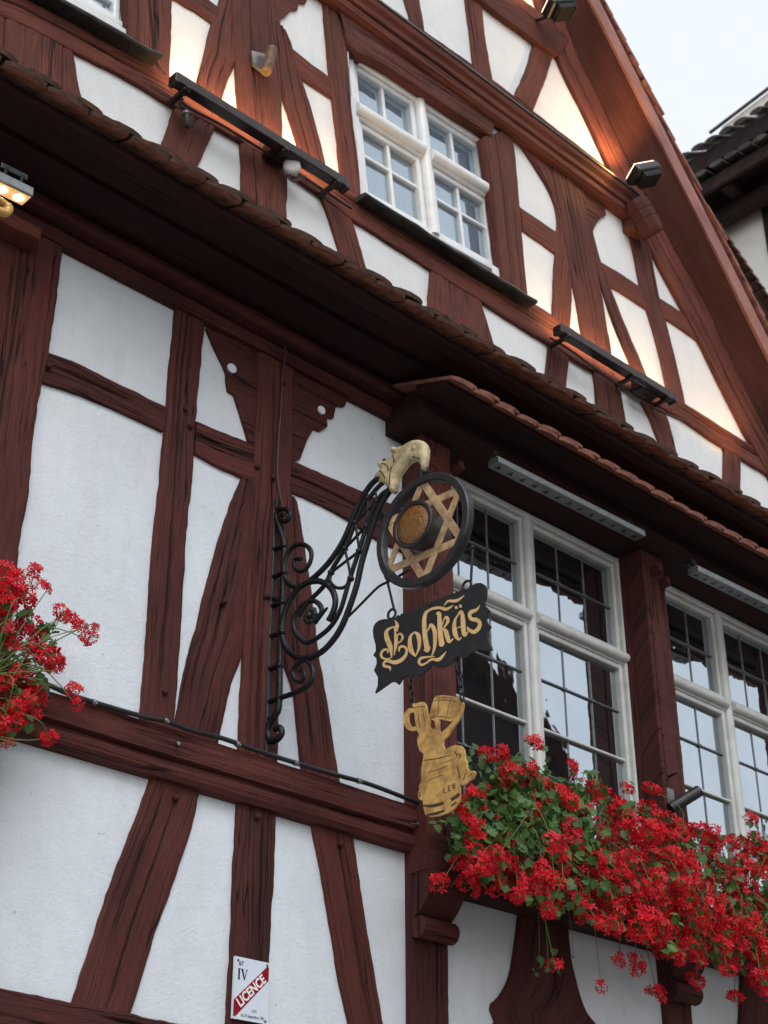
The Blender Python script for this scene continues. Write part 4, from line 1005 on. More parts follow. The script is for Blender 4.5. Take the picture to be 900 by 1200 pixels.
iron('stay_rod', [([(409, 722), (424, 707), (442, 689), (452, 683), (466, 676), (480, 667)], .0042)])
iron('hook', [([(440, 609), (446, 606), (452, 603)], .006), ([(448, 601), (453, 606)], .007)])
hd = [(75, 325), (105, 292), (135, 265), (116, 256), (105, 240), (102, 222), (110, 210), (128, 218), (150, 212), (185, 190), (215, 165), (235, 150), (215, 148), (203, 135), (203, 112), (218, 98), (245, 106), (290, 95), (340, 65), (372, 52), (405, 48), (440, 58), (462, 78), (473, 105), (470, 150), (462, 210), (452, 245), (438, 268), (424, 277), (428, 255), (420, 232), (404, 212), (380, 200), (345, 210), (318, 232), (290, 268), (262, 308), (246, 345), (240, 385), (236, 425), (216, 445), (197, 432), (186, 392), (172, 398), (158, 372), (135, 366), (108, 378), (118, 350), (126, 325), (100, 334)]
hp = [sz(SPT(430+x/6.314, 510+y/6.314)) for x, y in hd]
mb = MB(); plate(mb, hp, lambda x, y, d: S3(x, y, d), .006, .016, .006, .017, .026, 0, True); bh = fix_normals(mb.build('bird_head', M['gilt_head'], br_))
mb = MB(); c = S3(*sz(SPT(430+390/6.314, 510+122/6.314)), .032); lathe(mb, c, SN, [(.012, -.006), (.011, .002), (.006, .006), (.001, .008)], 12); mb.build('eye', M['gilt_head'], bh)
mb = MB()
for ch_ in ([(215, 160), (240, 185), (250, 230)], [(150, 232), (190, 245), (210, 285)], [(130, 285), (160, 305), (180, 345)], [(230, 260), (218, 320), (212, 395)], [(380, 180), (410, 190), (440, 200)]):
    P = []
    for x, y in smooth_pts([(x, y, 0) for x, y in ch_])and[(p.x, p.y) for p in smooth_pts([(x, y, 0) for x, y in ch_])]:
        q = sz(SPT(430+x/6.314, 510+y/6.314)); tt = min(1, edge_dist(q, hp)/.026) if inside(q, [Vector(h) for h in hp]) else 0
        P.append(S3(q[0], q[1], .016+.017*math.sqrt(max(0, 1-(1-tt)**2))))
    tube(mb, P, .0022, 5)
mb.build('feather_line', M['worn'], bh)
mb = MB(); tube(mb, smooth_pts([SPT(430+x/6.314, 510+y/6.314, -.01) for x, y in ((128, 178), (135, 195), (165, 190), (215, 152))]), .006, 6); mb.build('crest', M['iron'], bh)

# ------------------------------------------------------------------ hanging disc with brewer's star
zc = .5*(SPT(497, 562).z+SPT(500, 688).z); scn = .5*(sz(SPT(447, 640))[0]+sz(SPT(555.5, 603))[0]); RO = .5*(SPT(497, 562).z-SPT(500, 688).z)
dc = S3(scn, zc, .012); disc = empty('star_disc', tuple(dc)); tag(disc, 'round black ring with a gilded six-pointed star and amber lens below the bird head', 'hanging sign')
mb = MB(); n = 56; V = []
for k in range(n):
    a = 2*PI*k/n; r_ = Vector(SO*math.cos(a)+Vector((0, 0, math.sin(a)))); w = .002*noise.noise((math.cos(a)*3, math.sin(a)*3, 1))
    for (r, o) in ((RO-.028, -.014), (RO-.004, -.017), (RO, -.012), (RO+w, .012), (RO-.004, .017), (RO-.025, .017), (RO-.030, .012)): V.append(dc+r_*r+SN*o)
mb.add(V, [(k*7+j, k*7+(j+1) % 7, ((k+1) % n)*7+(j+1) % 7, ((k+1) % n)*7+j) for k in range(n) for j in range(7)]); fix_normals(mb.build('ring', M['iron_worn'], disc))
for tri in (0, 1):
    mb = MB(); R2 = RO-.018; vs = [(R2*math.cos(PI/2+tri*PI/3+2*PI*k/3), R2*math.sin(PI/2+tri*PI/3+2*PI*k/3)) for k in range(3)]
    for k in range(3):
        a = Vector(vs[k]); b = Vector(vs[(k+1) % 3]); d = (b-a).normalized(); nv = Vector((-d.y, d.x))*.0135
        V = [(a+nv), (b+nv), (b-nv), (a-nv)]; of = .004 if (k+tri) % 2 else .0075
        plate(mb, [(scn+p.x, zc+p.y) for p in V], lambda x, y, dd: S3(x, y, dd), .010+of-.003, .010+of+.002*k*.4)
    fix_normals(mb.build('star_triangle', M['gold_pale'], disc))
fc = S3(scn-.035+.035, zc, .012)
mb = MB(); lathe(mb, fc, SN, [(.066, -.06), (.072, -.055), (.076, .0), (.081, .046), (.086, .052), (.086, .062), (.073, .062), (.071, .052)], 36); mb.build('lens_drum', M['iron_worn'], disc)
mb = MB(); lathe(mb, fc+SN*.053, SN, [(.0725, 0), (.068, .006), (.045, .012), (.018, .015), (.002, .0155)], 36); mb.build('amber_lens', M['amber'], disc)
mb = MB(); p0 = S3(scn-.01, zc+RO, .012); box(mb, p0+Vector((0, 0, .008)), SO*.010, SN*.012, Vector((0, 0, .022)), 0, .003); tube(mb, [p0+Vector((0, 0, .02)), SPT(503, 553, .012), SPT(501, 548, .012)], .005, 6); mb.build('hanger', M['iron'], disc)
mb = MB()
for (x, y) in ((453, 676), (553, 642)): mb = MB(); lathe(mb, SPT(x, y, .012), SN, [(.005, -.008), (.010, 0), (.005, .008)], 8); mb.build('eyelet', M['iron'], disc)

# ------------------------------------------------------------------ name board
bo = [(60, 400), (64, 372), (78, 348), (100, 331), (130, 322), (165, 321), (190, 316)]
for k in range(17):
    f = k/16; x = 195+(638-195)*f; y = 312+(133-312)*f; bo += [(x+4, y-6), (x+16, y-1), (x+22, y-12)]
bo += [(672, 150), (690, 122), (712, 100), (742, 86), (772, 84), (797, 98), (808, 125), (806, 165), (796, 205), (797, 235), (828, 264), (812, 288), (806, 325), (814, 350), (836, 370), (816, 395), (814, 430), (822, 470), (845, 524), (805, 532), (765, 522), (735, 524), (710, 540), (690, 568), (655, 576), (612, 565), (596, 590), (565, 618), (525, 638), (485, 640), (445, 622), (425, 648), (390, 680), (350, 698), (318, 700), (290, 688), (258, 702), (228, 752), (208, 734), (178, 735), (140, 762), (75, 808), (92, 760), (94, 705), (68, 660), (86, 615), (84, 582), (62, 560), (80, 532), (78, 490), (64, 440)]
def zp(x, y): return sz(SPT(430+x/5.625, 670+y/5.625))
bp = [zp(*p) for p in bo]
# de-duplicate and keep a clean outline
nb = empty('name_board', tuple(SPT(508, 750, .012))); tag(nb, 'black scalloped shop board with gilded blackletter name, hanging on rods from the ring', 'hanging sign')
mb = MB(); plate(mb, bp, lambda x, y, d: S3(x, y, d), .008, .016); fix_normals(mb.build('board', M['board'], nb))
def lt(x, y, d): s, z = zp(x, y); return S3(s, z, d)
LET = {
 'letter_1': [[(206, 330, 4), (222, 362, 22), (212, 392, 26), (228, 400, 4)], [(205, 372, 6), (170, 385, 16), (150, 410, 24), (156, 455, 32), (176, 505, 30), (186, 578, 3)], [(205, 400, 5), (214, 445, 22), (212, 500, 20), (200, 562, 4)],
     [(212, 488, 5), (242, 472, 10), (258, 442, 14), (244, 419, 13), (226, 428, 9), (222, 445, 4)], [(186, 575, 4), (152, 586, 11), (122, 575, 15), (117, 548, 14), (138, 524, 16), (162, 528, 12), (158, 548, 4)],
     [(176, 664, 3), (172, 640, 16), (140, 632, 20), (134, 612, 12), (160, 598, 20), (210, 608, 26), (256, 588, 24), (284, 548, 16), (280, 514, 15), (254, 502, 16), (236, 516, 14), (236, 538, 4)]],
 'letter_2': [[(342, 404, 5), (312, 432, 16), (305, 475, 26), (314, 530, 30), (344, 570, 8)], [(332, 408, 6), (358, 425, 26), (368, 470, 24), (364, 520, 16), (340, 570, 5)]],
 'letter_3': [[(445, 258, 6), (412, 280, 20), (400, 330, 26), (402, 400, 30), (410, 470, 32), (420, 520, 32), (418, 544, 4)], [(396, 526, 4), (418, 526, 30), (442, 508, 3)], [(412, 284, 10), (445, 258, 16), (500, 248, 18), (545, 258, 20), (592, 232, 3)],
     [(408, 425, 4), (432, 382, 10), (448, 362, 22), (468, 400, 26), (472, 460, 24), (466, 520, 16), (446, 575, 4)], [(470, 568, 3), (425, 572, 12), (378, 582, 18), (366, 608, 16), (384, 624, 16), (418, 610, 10), (450, 588, 16), (500, 588, 22), (546, 536, 3)]],
 'letter_4': [[(478, 290, 4), (496, 286, 26), (512, 300, 4)], [(498, 285, 22), (502, 350, 30), (506, 420, 32), (514, 480, 32), (512, 504, 4)], [(496, 492, 4), (516, 490, 30), (534, 474, 3)], [(530, 238, 3), (556, 206, 14), (605, 204, 20), (636, 190, 14), (664, 166, 3)], [(516, 372, 4), (534, 320, 8), (548, 312, 20), (556, 340, 18), (524, 388, 5)], [(520, 384, 6), (540, 400, 26), (552, 435, 28), (566, 472, 22), (594, 450, 3)]],
 'letter_5': [[(640, 276, 4), (606, 322, 14), (598, 372, 26), (606, 425, 30), (628, 458, 14), (646, 440, 3)], [(618, 296, 3), (644, 272, 16), (654, 320, 28), (658, 390, 30), (668, 428, 24), (690, 404, 3)], [(606, 388, 3), (640, 372, 7), (660, 368, 3)], [(603, 249, 18), (619, 245, 18)], [(632, 240, 18), (648, 236, 18)]],
 'letter_6': [[(766, 232, 3), (744, 262, 18), (710, 276, 26), (698, 298, 22), (712, 322, 24), (748, 330, 28), (766, 352, 24), (756, 386, 26), (726, 408, 26), (694, 392, 20), (684, 372, 3)]]}
for k in LET:
    mb = MB()
    for i, s in enumerate(LET[k]): stroke2(mb, s, lt, .0155, .0166+.0002*i, 6)
    fix_normals(mb.build('letter', M['letter'], nb))
# rods and rings it hangs on
for (a, b, rc, rr) in (((453, 677), (462, 715), (462, 721), .017), ((553.5, 644), (552, 681), (550, 688), .017)):
    mb = MB(); tube(mb, smooth_pts([SPT(*a, .012), SPT((a[0]+b[0])/2, (a[1]+b[1])/2, .013), SPT(*b, .012)]), .0045, 6); 
    c = S3(*sz(SPT(*rc)), .012); tube(mb, [c+SO*(rr*math.cos(2*PI*k/18))+Vector((0, 0, rr*math.sin(2*PI*k/18))) for k in range(19)], .0045, 6, cap=False)
    mb.build('hanging_rod', M['iron'], nb)

# ------------------------------------------------------------------ gilded cut-out: two raised mugs over a barrel
cut = empty('gilded_cutout', tuple(SPT(516, 890, .012))); tag(cut, 'worn gilded cut-out with raised mug and barrel, hanging on two chains below the name board', 'hanging sign')
def cp2(x, y): return sz(SPT(440+x/5.625, 800+y/5.625))
barrel = [(300, 500), (338, 480), (330, 470), (312, 458), (306, 438), (298, 410), (296, 380), (308, 350), (300, 330), (372, 296), (400, 318), (432, 300), (440, 318), (452, 345), (490, 356), (466, 384), (466, 420), (476, 452), (500, 436), (548, 418), (584, 424), (604, 450), (610, 500), (622, 530), (624, 570), (640, 590), (668, 588), (682, 602), (664, 640), (636, 654), (620, 672), (592, 684), (582, 670), (582, 630), (566, 592), (576, 650), (578, 720), (572, 790), (540, 836), (490, 868), (430, 886), (380, 893), (350, 878), (338, 836), (332, 786), (308, 774), (300, 742), (310, 712), (306, 690), (322, 660), (320, 600), (328, 548), (334, 515)]
barrel = [p for p in barrel if p != (300, 500)]
mug_l = [(274, 172), (262, 160), (270, 146), (296, 144), (312, 136), (338, 136), (352, 156), (362, 205), (380, 238), (378, 275), (374, 312), (306, 344), (292, 320), (282, 260)]
mug_r = [(378, 222), (388, 170), (404, 118), (418, 96), (470, 91), (530, 98), (578, 110), (580, 140), (570, 190), (548, 244), (520, 266), (470, 254), (440, 250), (440, 330), (420, 330), (412, 262), (386, 248)]
mb = MB(); s3_ = lambda x, y, d: S3(x, y, d)
plate(mb, [cp2(*p) for p in barrel], s3_, .008, .015); plate(mb, [cp2(*p) for p in mug_l], s3_, .0082, .0152); plate(mb, [cp2(*p) for p in mug_r], s3_, .0082, .0152)
c4 = lambda x, y, d: S3(*cp2(x, y), d)
stroke2(mb, [(284, 190, 26), (248, 192, 30), (226, 216, 30), (222, 262, 32), (240, 302, 32), (270, 312, 26), (300, 304, 22)], c4, .0084, .0154, 5)
stroke2(mb, [(574, 128, 22), (592, 150, 16), (582, 200, 20), (556, 252, 24), (520, 298, 30), (486, 340, 44), (452, 372, 40)], c4, .0084, .0154, 5)
fix_normals(mb.build('cutout', M['gold'], cut))
mb = MB(); c3 = c4
for s in ([(400, 130, 2), (470, 122, 5), (560, 136, 3)], [(386, 226, 3), (450, 232, 4), (530, 240, 3)], [(440, 130, 2), (428, 220, 3)], [(510, 132, 2), (492, 226, 3)], [(332, 818, 10), (400, 820, 22), (470, 800, 18)], [(520, 782, 18), (560, 755, 24), (574, 738, 16)], [(360, 880, 14), (430, 868, 20), (480, 848, 10)], [(520, 822, 10), (556, 796, 12)], [(318, 560, 10), (314, 600, 16), (318, 650, 12)],
          [(372, 600, 2), (440, 578, 3), (500, 556, 2)], [(376, 650, 2), (446, 622, 4), (470, 618, 2)], [(440, 545, 2), (500, 525, 3), (530, 512, 2)], [(340, 520, 3), (420, 510, 6), (520, 486, 3)],
          [(330, 170, 2), (342, 240, 4), (350, 300, 2)], [(276, 176, 2), (310, 168, 5), (352, 166, 3)], [(420, 110, 2), (470, 106, 4), (530, 112, 2)], [(300, 190, 2), (306, 250, 5), (318, 310, 3)], [(380, 236, 4), (400, 240, 10), (412, 232, 3)],
          [(540, 460, 4), (556, 480, 8), (560, 500, 3)], [(566, 470, 4), (580, 490, 10), (574, 510, 3)], [(618, 600, 3), (600, 650, 6)], [(636, 630, 3), (656, 610, 5), (668, 604, 2)], [(560, 560, 4), (572, 600, 6), (574, 640, 3)], [(310, 730, 6), (316, 760, 8)]):
    stroke2(mb, s, c3, .0145, .0156, 4)
fix_normals(mb.build('worn_paint', M['worn'], cut))
mb = MB()
for s in ([(476, 700, 3), (468, 712, 5), (474, 732, 5), (484, 730, 3)], [(500, 690, 5), (506, 724, 5)], [(500, 690, 4), (518, 682, 4)], [(503, 706, 4), (516, 700, 4)], [(506, 724, 4), (522, 716, 4)], [(530, 680, 5), (538, 712, 5)], [(530, 680, 4), (544, 674, 5), (546, 688, 4), (534, 696, 4)], [(538, 694, 4), (552, 704, 5)]):
    stroke2(mb, s, c3, .0145, .0158, 3)
fix_normals(mb.build('lettering', M['worn'], cut))
def chain(a, b, parent, ln=.030, r=.0032, w=.0085):
    a = Vector(a); b = Vector(b); d = b-a; n = max(2, int(d.length/(ln*.74))); dn = d.normalized()
    mb = MB(); s1 = SN; s2 = dn.cross(SN).normalized()
    for k in range(n):
        c = a+d*((k+.5)/n); sd = s1 if k % 2 else s2; P = []
        for q in range(13):
            t = 2*PI*q/12; P.append(c+sd*(w*math.cos(t))+dn*((ln/2-w)*(1 if math.sin(t) > 0 else -1)*(1 if abs(math.sin(t)) > .2 else 0)+w*math.sin(t)))
        tube(mb, P, r, 5, cap=False)
    mb.build('chain', M['iron'], parent)
chain(SPT(480, 790, .012), SPT(483.5, 828, .012), cut); chain(SPT(536, 771, .012), SPT(542, 822, .012), cut)

# ------------------------------------------------------------------ flag-pole holder on the bay post
t = empty('flagpole_holder', tuple(FP(786, 945, .12))); tag(t, 'short dark tube holder on the post between the two leaded windows, above the geraniums', 'pole holder')
mb = MB(); a = FP(785, 948, .13); b = FP(819, 927, .20); tube(mb, [a, b], .026, 16, cap=False); tube(mb, [b, a], .021, 16); mb.build('tube', M['iron_worn'], t)
mb = MB(); p = FP(786, 940, .116); box(mb, p, (.025, 0, 0), (0, .005, 0), (0, 0, .06), 0, .002); mb.build('plate', M['alu'], t)
mb = MB(); tube(mb, smooth_pts([FP(784, 910, .12), FP(792, 906, .17), FP(796, 902, .17)]), .005, 6); tube(mb, smooth_pts([FP(790, 970, .12), FP(800, 970, .20), FP(818, 976, .22)]), .008, 6); mb.build('hook', M['iron'], t)

# ------------------------------------------------------------------ geraniums
def petal(mb, c, ax, up, ln, w, rn):
    """one narrow petal of two bent quads"""
    sd = ax.cross(up).normalized(); b1 = c+ax*ln*.12; m_ = c+ax*ln*.62+up*ln*.10; tp = c+ax*ln*.97-up*ln*rn.uniform(-.05, .18)
    V = [b1-sd*w*.16, b1+sd*w*.16, m_+sd*w*.5, tp+sd*w*.36, tp+ax*ln*.05, tp-sd*w*.36, m_-sd*w*.5]
    mb.add(V, [(0, 1, 2, 6), (6, 2, 3, 5), (5, 3, 4)], None, True)
def make_head(seed, nfl, R):
    rn = random.Random(seed); mb = MB(); st = MB()
    for k in range(nfl):
        th = rn.uniform(0, 2*PI); ph = math.acos(rn.uniform(-.35, 1)); d = Vector((math.sin(ph)*math.cos(th), math.sin(ph)*math.sin(th), math.cos(ph)))
        c = d*R*rn.uniform(.62, 1.0); up = (d+Vector((rn.gauss(0, .35), rn.gauss(0, .35), rn.gauss(0, .35)))).normalized()
        ax0 = up.orthogonal().normalized(); t0 = rn.uniform(0, 6); 
        tube(st, [Vector((0, 0, -.004)), c*.5+Vector((0, 0, .002)), c-up*.003], .0009, 3, cap=False)
        if rn.random() < .10:                                    # a bud
            tube(mb, [c-up*.006, c+up*.002, c+up*.009], [.002, .0035, .001], 5); continue
        for q in range(5):
            a = t0+2*PI*(q+(0.18 if q in (0, 1) else 0))/5+rn.gauss(0, .1); ax = (ax0*math.cos(a)+up.cross(ax0)*math.sin(a)+up*rn.uniform(.1, .45)).normalized()
            petal(mb, c, ax, up, rn.uniform(.018, .0245), rn.uniform(.0082, .0115), rn)
    mi = len(mb.f); mb.add(st.v, st.f, None, True, 1)
    me = mb.build('flower_head', [M['petal'], M['stem']]); d_ = me.data; bpy.data.objects.remove(me); return d_
HEADS = [make_head(20+k, n, r) for k, (n, r) in enumerate(((24, .046), (19, .042), (28, .050), (15, .039), (11, .035), (21, .047)))]
def leaf(mb, c, ax, nrm_, s, rn):
    """lobed ivy-shaped leaf, folded along its midrib"""
    ax = ax.normalized(); sd = nrm_.cross(ax).normalized(); up = ax.cross(sd)
    pts = [(-.08, 0), (-.22, .30), (-.05, .50), (.18, .42), (.30, .62), (.52, .40), (.62, .46), (.74, .22), (1.0, 0)]
    V = [c]; m_ = len(pts)
    for (a, b) in pts: V.append(c+ax*(a*s)+sd*(b*s)+up*(abs(b)*s*.28-.10*s*a*a))
    for (a, b) in pts[1:-1]: V.append(c+ax*(a*s)-sd*(b*s)+up*(abs(b)*s*.28-.10*s*a*a))
    V[0] = c+ax*(.25*s)
    right = list(range(1, m_+1)); left = [1]+list(range(m_+1, 2*m_-1))+[m_]
    F = [(0, right[i], right[i+1]) for i in range(m_-1)]+[(0, left[i+1], left[i]) for i in range(m_-1)]
    mb.add(V, F, None, True)

def geraniums(name, label, loc, heads, leaves, roots, group=None, seed=1):
    """heads: list of (3-D point, scale); leaves: list of (point, size); roots: stem origins"""
    rn = random.Random(seed); t = empty(name, loc); tag(t, label, 'flowers', group)
    mb = MB()
    for (p, s) in leaves:
        out = Vector((rn.gauss(0, .6), -abs(rn.gauss(.7, .4)), rn.gauss(.25, .55))).normalized()
        ax = Vector((rn.gauss(0, .7), rn.gauss(-.35, .5), rn.gauss(-.25, .6))); ax = (ax-out*ax.dot(out)).normalized()
        leaf(mb, p, ax, out, s*1.1, rn)
    mb.build('foliage', M['leaf'], t)
    mb = MB()
    for (p, s) in heads:
        r0 = min(roots, key=lambda r: (r-p).length+rn.uniform(0, .12))
        mid = r0.lerp(p, .55)+Vector((rn.gauss(0, .05), -abs(rn.gauss(.03, .03)), rn.gauss(.03, .03)))
        tube(mb, smooth_pts([r0, mid, p-Vector((0, 0, .006))], 4), [.0022]*5+[.0016]*4, 4, cap=False)
    for (p, s) in leaves[::3]:
        r0 = min(roots, key=lambda r: (r-p).length+rn.uniform(0, .12))
        tube(mb, smooth_pts([r0.lerp(p, .5)+Vector((rn.gauss(0, .02), rn.gauss(0, .02), rn.gauss(0, .02))), r0.lerp(p, .8)+Vector((0, 0, rn.gauss(0, .015))), p], 3), .0014, 3, cap=False)
    mb.build('stems', M['stem'], t)
    order = sorted(heads, key=lambda h: (h[0]-CAM).length)
    rest = []
    for i, (p, s) in enumerate(order):
        out = Vector((rn.gauss(-.15, .45), -abs(rn.gauss(.8, .3)), rn.gauss(.35, .45))).normalized()
        Mx = Matrix.Translation(p) @ out.to_track_quat('Z', 'Y').to_matrix().to_4x4() @ Matrix.Rotation(rn.uniform(0, 6), 4, 'Z') @ Matrix.Diagonal((s, s, s*rn.uniform(.6, .95), 1))
        if i < 100:
            o = bpy.data.objects.new('flower_head', HEADS[rn.randrange(len(HEADS))]); COL.objects.link(o); o.parent = t
            o.matrix_parent_inverse = Matrix.Translation(loc).inverted(); o.matrix_basis = Mx
        else: rest.append((Mx, HEADS[rn.randrange(len(HEADS))]))
    if rest:
        mb = MB()
        for Mx, me in rest:
            vs = [Mx @ v.co for v in me.vertices]; b = len(mb.v); mb.v += vs
            for pl in me.polygons: mb.f.append([b+i for i in pl.vertices]); mb.sm.append(True); mb.mi.append(pl.material_index); mb.uv.append([(0, 0)]*len(pl.vertices))
        tag(mb.build('flower_heads', [M['petal'], M['stem']], t), kind='stuff')
    return t

def sample_poly(poly, n, rn, dens=None):
    xs = [p[0] for p in poly]; ys = [p[1] for p in poly]; out = []; P = [Vector(p) for p in poly]; tries = 0
    while len(out) < n and tries < n*80:
        tries += 1; x = rn.uniform(min(xs), max(xs)); y = rn.uniform(min(ys), max(ys))
        if inside((x, y), P) and (dens is None or rn.random() < dens(x, y)): out.append((x, y))
    return out
def spread(pts, dmin):
    out = []
    for p in pts:
        if all((p[0]-q[0])**2+(p[1]-q[1])**2 > dmin*dmin for q in out): out.append(p)
    return out
rn = random.Random(11)
mass = [(528, 975), (535, 940), (560, 925), (575, 905), (600, 892), (625, 900), (645, 905), (665, 918), (700, 925), (730, 938), (760, 945), (785, 958), (820, 972), (850, 975), (880, 985), (930, 1000), (960, 1010), (960, 1200), (900, 1165), (880, 1140), (850, 1138), (820, 1128), (790, 1120), (760, 1108), (740, 1092), (700, 1086), (680, 1076), (650, 1072), (620, 1060), (595, 1042), (560, 1030), (540, 1010)]
def top_y(x):
    for (a, b) in ((528, 950), (575, 905), (650, 905), (730, 938), (820, 970), (960, 1010)): pass
    pts = [(500, 975), (560, 925), (600, 892), (650, 905), (730, 938), (820, 970), (960, 1010)]
    for (x0, y0), (x1, y1) in zip(pts, pts[1:]):
        if x0 <= x <= x1: return y0+(y1-y0)*(x-x0)/(x1-x0)
    return 950
def depth_of(x, y, rn_):                     # the cushion of flowers bulges out over the box and hangs down in front
    h = (y-top_y(x))/170.0; h = max(0, min(1, h))
    return .20+.24*math.sin(min(1, h*1.15+.08)*PI*.62)+rn_.uniform(-.14, .06)
def head_dens(x, y):
    d = 1.0 if x > 700 else (.45+.55*(x-560)/140 if x > 560 else .45)
    if x < 700 and y < 1000: d *= .10
    return d
hp_ = spread(sample_poly(mass, 1900, rn, head_dens), 13.0)
extra = [(572, 884), (588, 882), (626, 871), (670, 901), (590, 918), (625, 928), (560, 960), (585, 975), (515, 1035), (548, 1035), (650, 1131), (705, 1156), (735, 925), (765, 925), (640, 937), (660, 934), (540, 1012), (555, 1040), (770, 1165), (815, 1150), (860, 1170), (885, 1150), (895, 1160), (880, 960), (905, 990), (725, 1125), (745, 1130)]
lp_ = sample_poly(mass, 2200, rn, lambda x, y: 1.0 if (x < 690 and y < 1000) else .28)
lextra = [(480+rn.gauss(60, 14), rn.gauss(965, 30)) for _ in range(50)]+[(rn.gauss(640, 14), rn.gauss(1128, 9)) for _ in range(10)]+[(rn.gauss(590, 40), rn.gauss(905, 14)) for _ in range(70)]+[(rn.gauss(700, 20), rn.gauss(915, 8)) for _ in range(14)]+[(rn.gauss(895, 15), rn.gauss(990, 16)) for _ in range(40)]
Hs = [(FP(x, y, depth_of(x, y, rn)+.03), rn.uniform(.72, 1.22)) for x, y in hp_]+[(FP(x, y, .28 if y < 960 else .30), rn.uniform(.7, .95)) for x, y in extra]
Ls = [(FP(x, y, depth_of(x, y, rn)-.03), rn.uniform(.018, .036)) for x, y in lp_]+[(FP(x, y, .24+rn.uniform(-.06, .08)), rn.uniform(.016, .032)) for x, y in lextra]
XS = 5.40
roots1 = [Vector((4.15+.16*k, -.24, 3.42)) for k in range(8)]; roots2 = [Vector((5.50+.16*k, -.24, 3.42)) for k in range(9)]
geraniums('geraniums', 'dense red ivy geraniums spilling below the left leaded window', (4.7, -.2, 3.3), [h for h in Hs if h[0].x < XS-.25], [l for l in Ls if l[0].x < XS-.25], roots1, 'geranium boxes', 3)
geraniums('geraniums', 'dense red ivy geraniums spilling below the right leaded window, to the right edge', (6.1, -.2, 3.3), [h for h in Hs if h[0].x >= XS-.25], [l for l in Ls if l[0].x >= XS-.25], roots2, 'geranium boxes', 4)
def planter(x0, x1, e, z, label):
    t = empty('flower_box', ((x0+x1)/2, -e, z)); tag(t, label, 'flower box', 'flower boxes')
    mb = MB(); wbox(mb, x0, x1, e-.075, e-.065, z, z+.15, 0, .002); wbox(mb, x0, x1, e+.065, e+.075, z, z+.15, 0, .002); wbox(mb, x0, x0+.01, e-.065, e+.065, z, z+.15); wbox(mb, x1-.01, x1, e-.065, e+.065, z, z+.15); wbox(mb, x0, x1, e-.064, e+.064, z-.002, z+.01)
    mb.build('trough', M['trough'], t)
    mb = MB(); wbox(mb, x0+.012, x1-.012, e-.063, e+.063, z+.06, z+.12, 0, 0); mb.build('soil', M['trough'], t)
    mb = MB()
    for x in (x0+.2, x1-.2): tube(mb, [(x, -(e-.15), z-.01), (x, -(e+.085), z-.01), (x, -(e+.085), z+.06)], .006, 6)
    mb.build('bracket', M['iron'], t)
planter(4.10, 5.25, .235, 3.27, 'dark flower box under the geraniums of the left leaded window')
planter(5.50, 6.75, .235, 3.27, 'dark flower box under the geraniums of the right leaded window')
# geraniums at the left edge
rn = random.Random(21); EL = .22
hl = [(8, 668), (20, 680), (6, 690), (22, 704), (40, 668, .7), (30, 700), (5, 705), (44, 684, .85), (55, 690, .6), (34, 730), (44, 740), (26, 738), (72, 718, .75), (84, 728, .8), (95, 735, .6), (104, 748, .8), (112, 735, .5), (50, 764), (62, 770), (44, 772), (66, 785, .8), (18, 790), (6, 780), (32, 800), (40, 806), (22, 812), (8, 800), (40, 835, .85), (86, 808, .8), (90, 825, .6), (4, 830), (20, 830), (6, 870, .9), (55, 866, .7), (62, 862, .5), (-8, 720), (-12, 760), (-10, 810), (-15, 680), (-20, 850), (-30, 740), (-30, 790), (-35, 700), (12, 735, .8), (14, 756, .8), (36, 758, .7), (30, 820), (14, 845, .9), (46, 818, .8), (-8, 835), (2, 848)]
Hl = [(FP(q[0], q[1], EL+rn.uniform(-.06, .06)), (q[2] if len(q) > 2 else .95)*.82) for q in hl]
pl_ = [(-40, 660), (10, 690), (40, 720), (60, 740), (62, 790), (40, 830), (10, 870), (-40, 880)]
Ll = [(FP(x, y, EL+rn.uniform(-.09, .04)), rn.uniform(.022, .040)) for x, y in sample_poly(pl_, 130, rn)]+[(FP(x, y, EL), .024) for x, y in ((68, 742), (60, 735), (74, 774), (30, 720), (62, 752), (34, 850), (58, 780))]
geraniums('geraniums', 'loose red geranium sprays reaching in at the left edge beside the wide post', tuple(FP(-60, 820, EL)), Hl, Ll, [FP(-50, 760+30*k, EL) for k in range(4)]+[FP(-10, 790, EL)], 'geranium boxes', 5)
pa = FP(-230, 760, EL); pb = FP(-30, 830, EL)
planter(pa.x, pb.x, EL, pb.z-.10, 'dark flower box at the left edge under the loose geranium sprays')
t = MB(); tube(t, [FP(53, 795, .07), FP(55, 818, .075)], [.008, .012], 8); tag(t.build('cable_plug', M['iron_worn']), 'small dark grey plug hanging on the cable beside the left geraniums', 'plug')

# ------------------------------------------------------------------ neighbouring house on the right
nbh = empty('neighbour_house', (10.5, 2, 0)); tag(nbh, 'white house with dark timbers and two tiers of tiled eaves at the upper right', 'house')
XW, XE = 10.0, 9.45
w_top = XP(838, 252, XW).z
mb = MB(); V = [(XW, -2.0, 0), (XW, 5.5, 0), (XW, 5.5, w_top+.3), (XW, -2.0, w_top+.3), (17, -2.0, 0), (17, -2.0, w_top+.3), (17, 5.5, 0), (17, 5.5, w_top+.3)]
mb.add(V, [(0, 1, 2, 3), (0, 3, 5, 4), (1, 6, 7, 2)]); mb.build('wall', M['far_white'], nbh)
def xbox(mb, y0, y1, x0, x1, z0, z1, ch=.01, mi=0): box(mb, ((x0+x1)/2, (y0+y1)/2, (z0+z1)/2), ((x1-x0)/2, 0, 0), (0, (y1-y0)/2, 0), (0, 0, (z1-z0)/2), mi, ch)
p = XP(889, 232, XW-.03); q = XP(896, 300, XW-.03)
mb = MB(); xbox(mb, p.y-.14, p.y, XW-.03, XW+.02, 6, w_top+.5); mb.build('post', M['dark_wood'], nbh)
za = XP(812, 215, XE).z; zb_ = XP(800, 190, XE).z
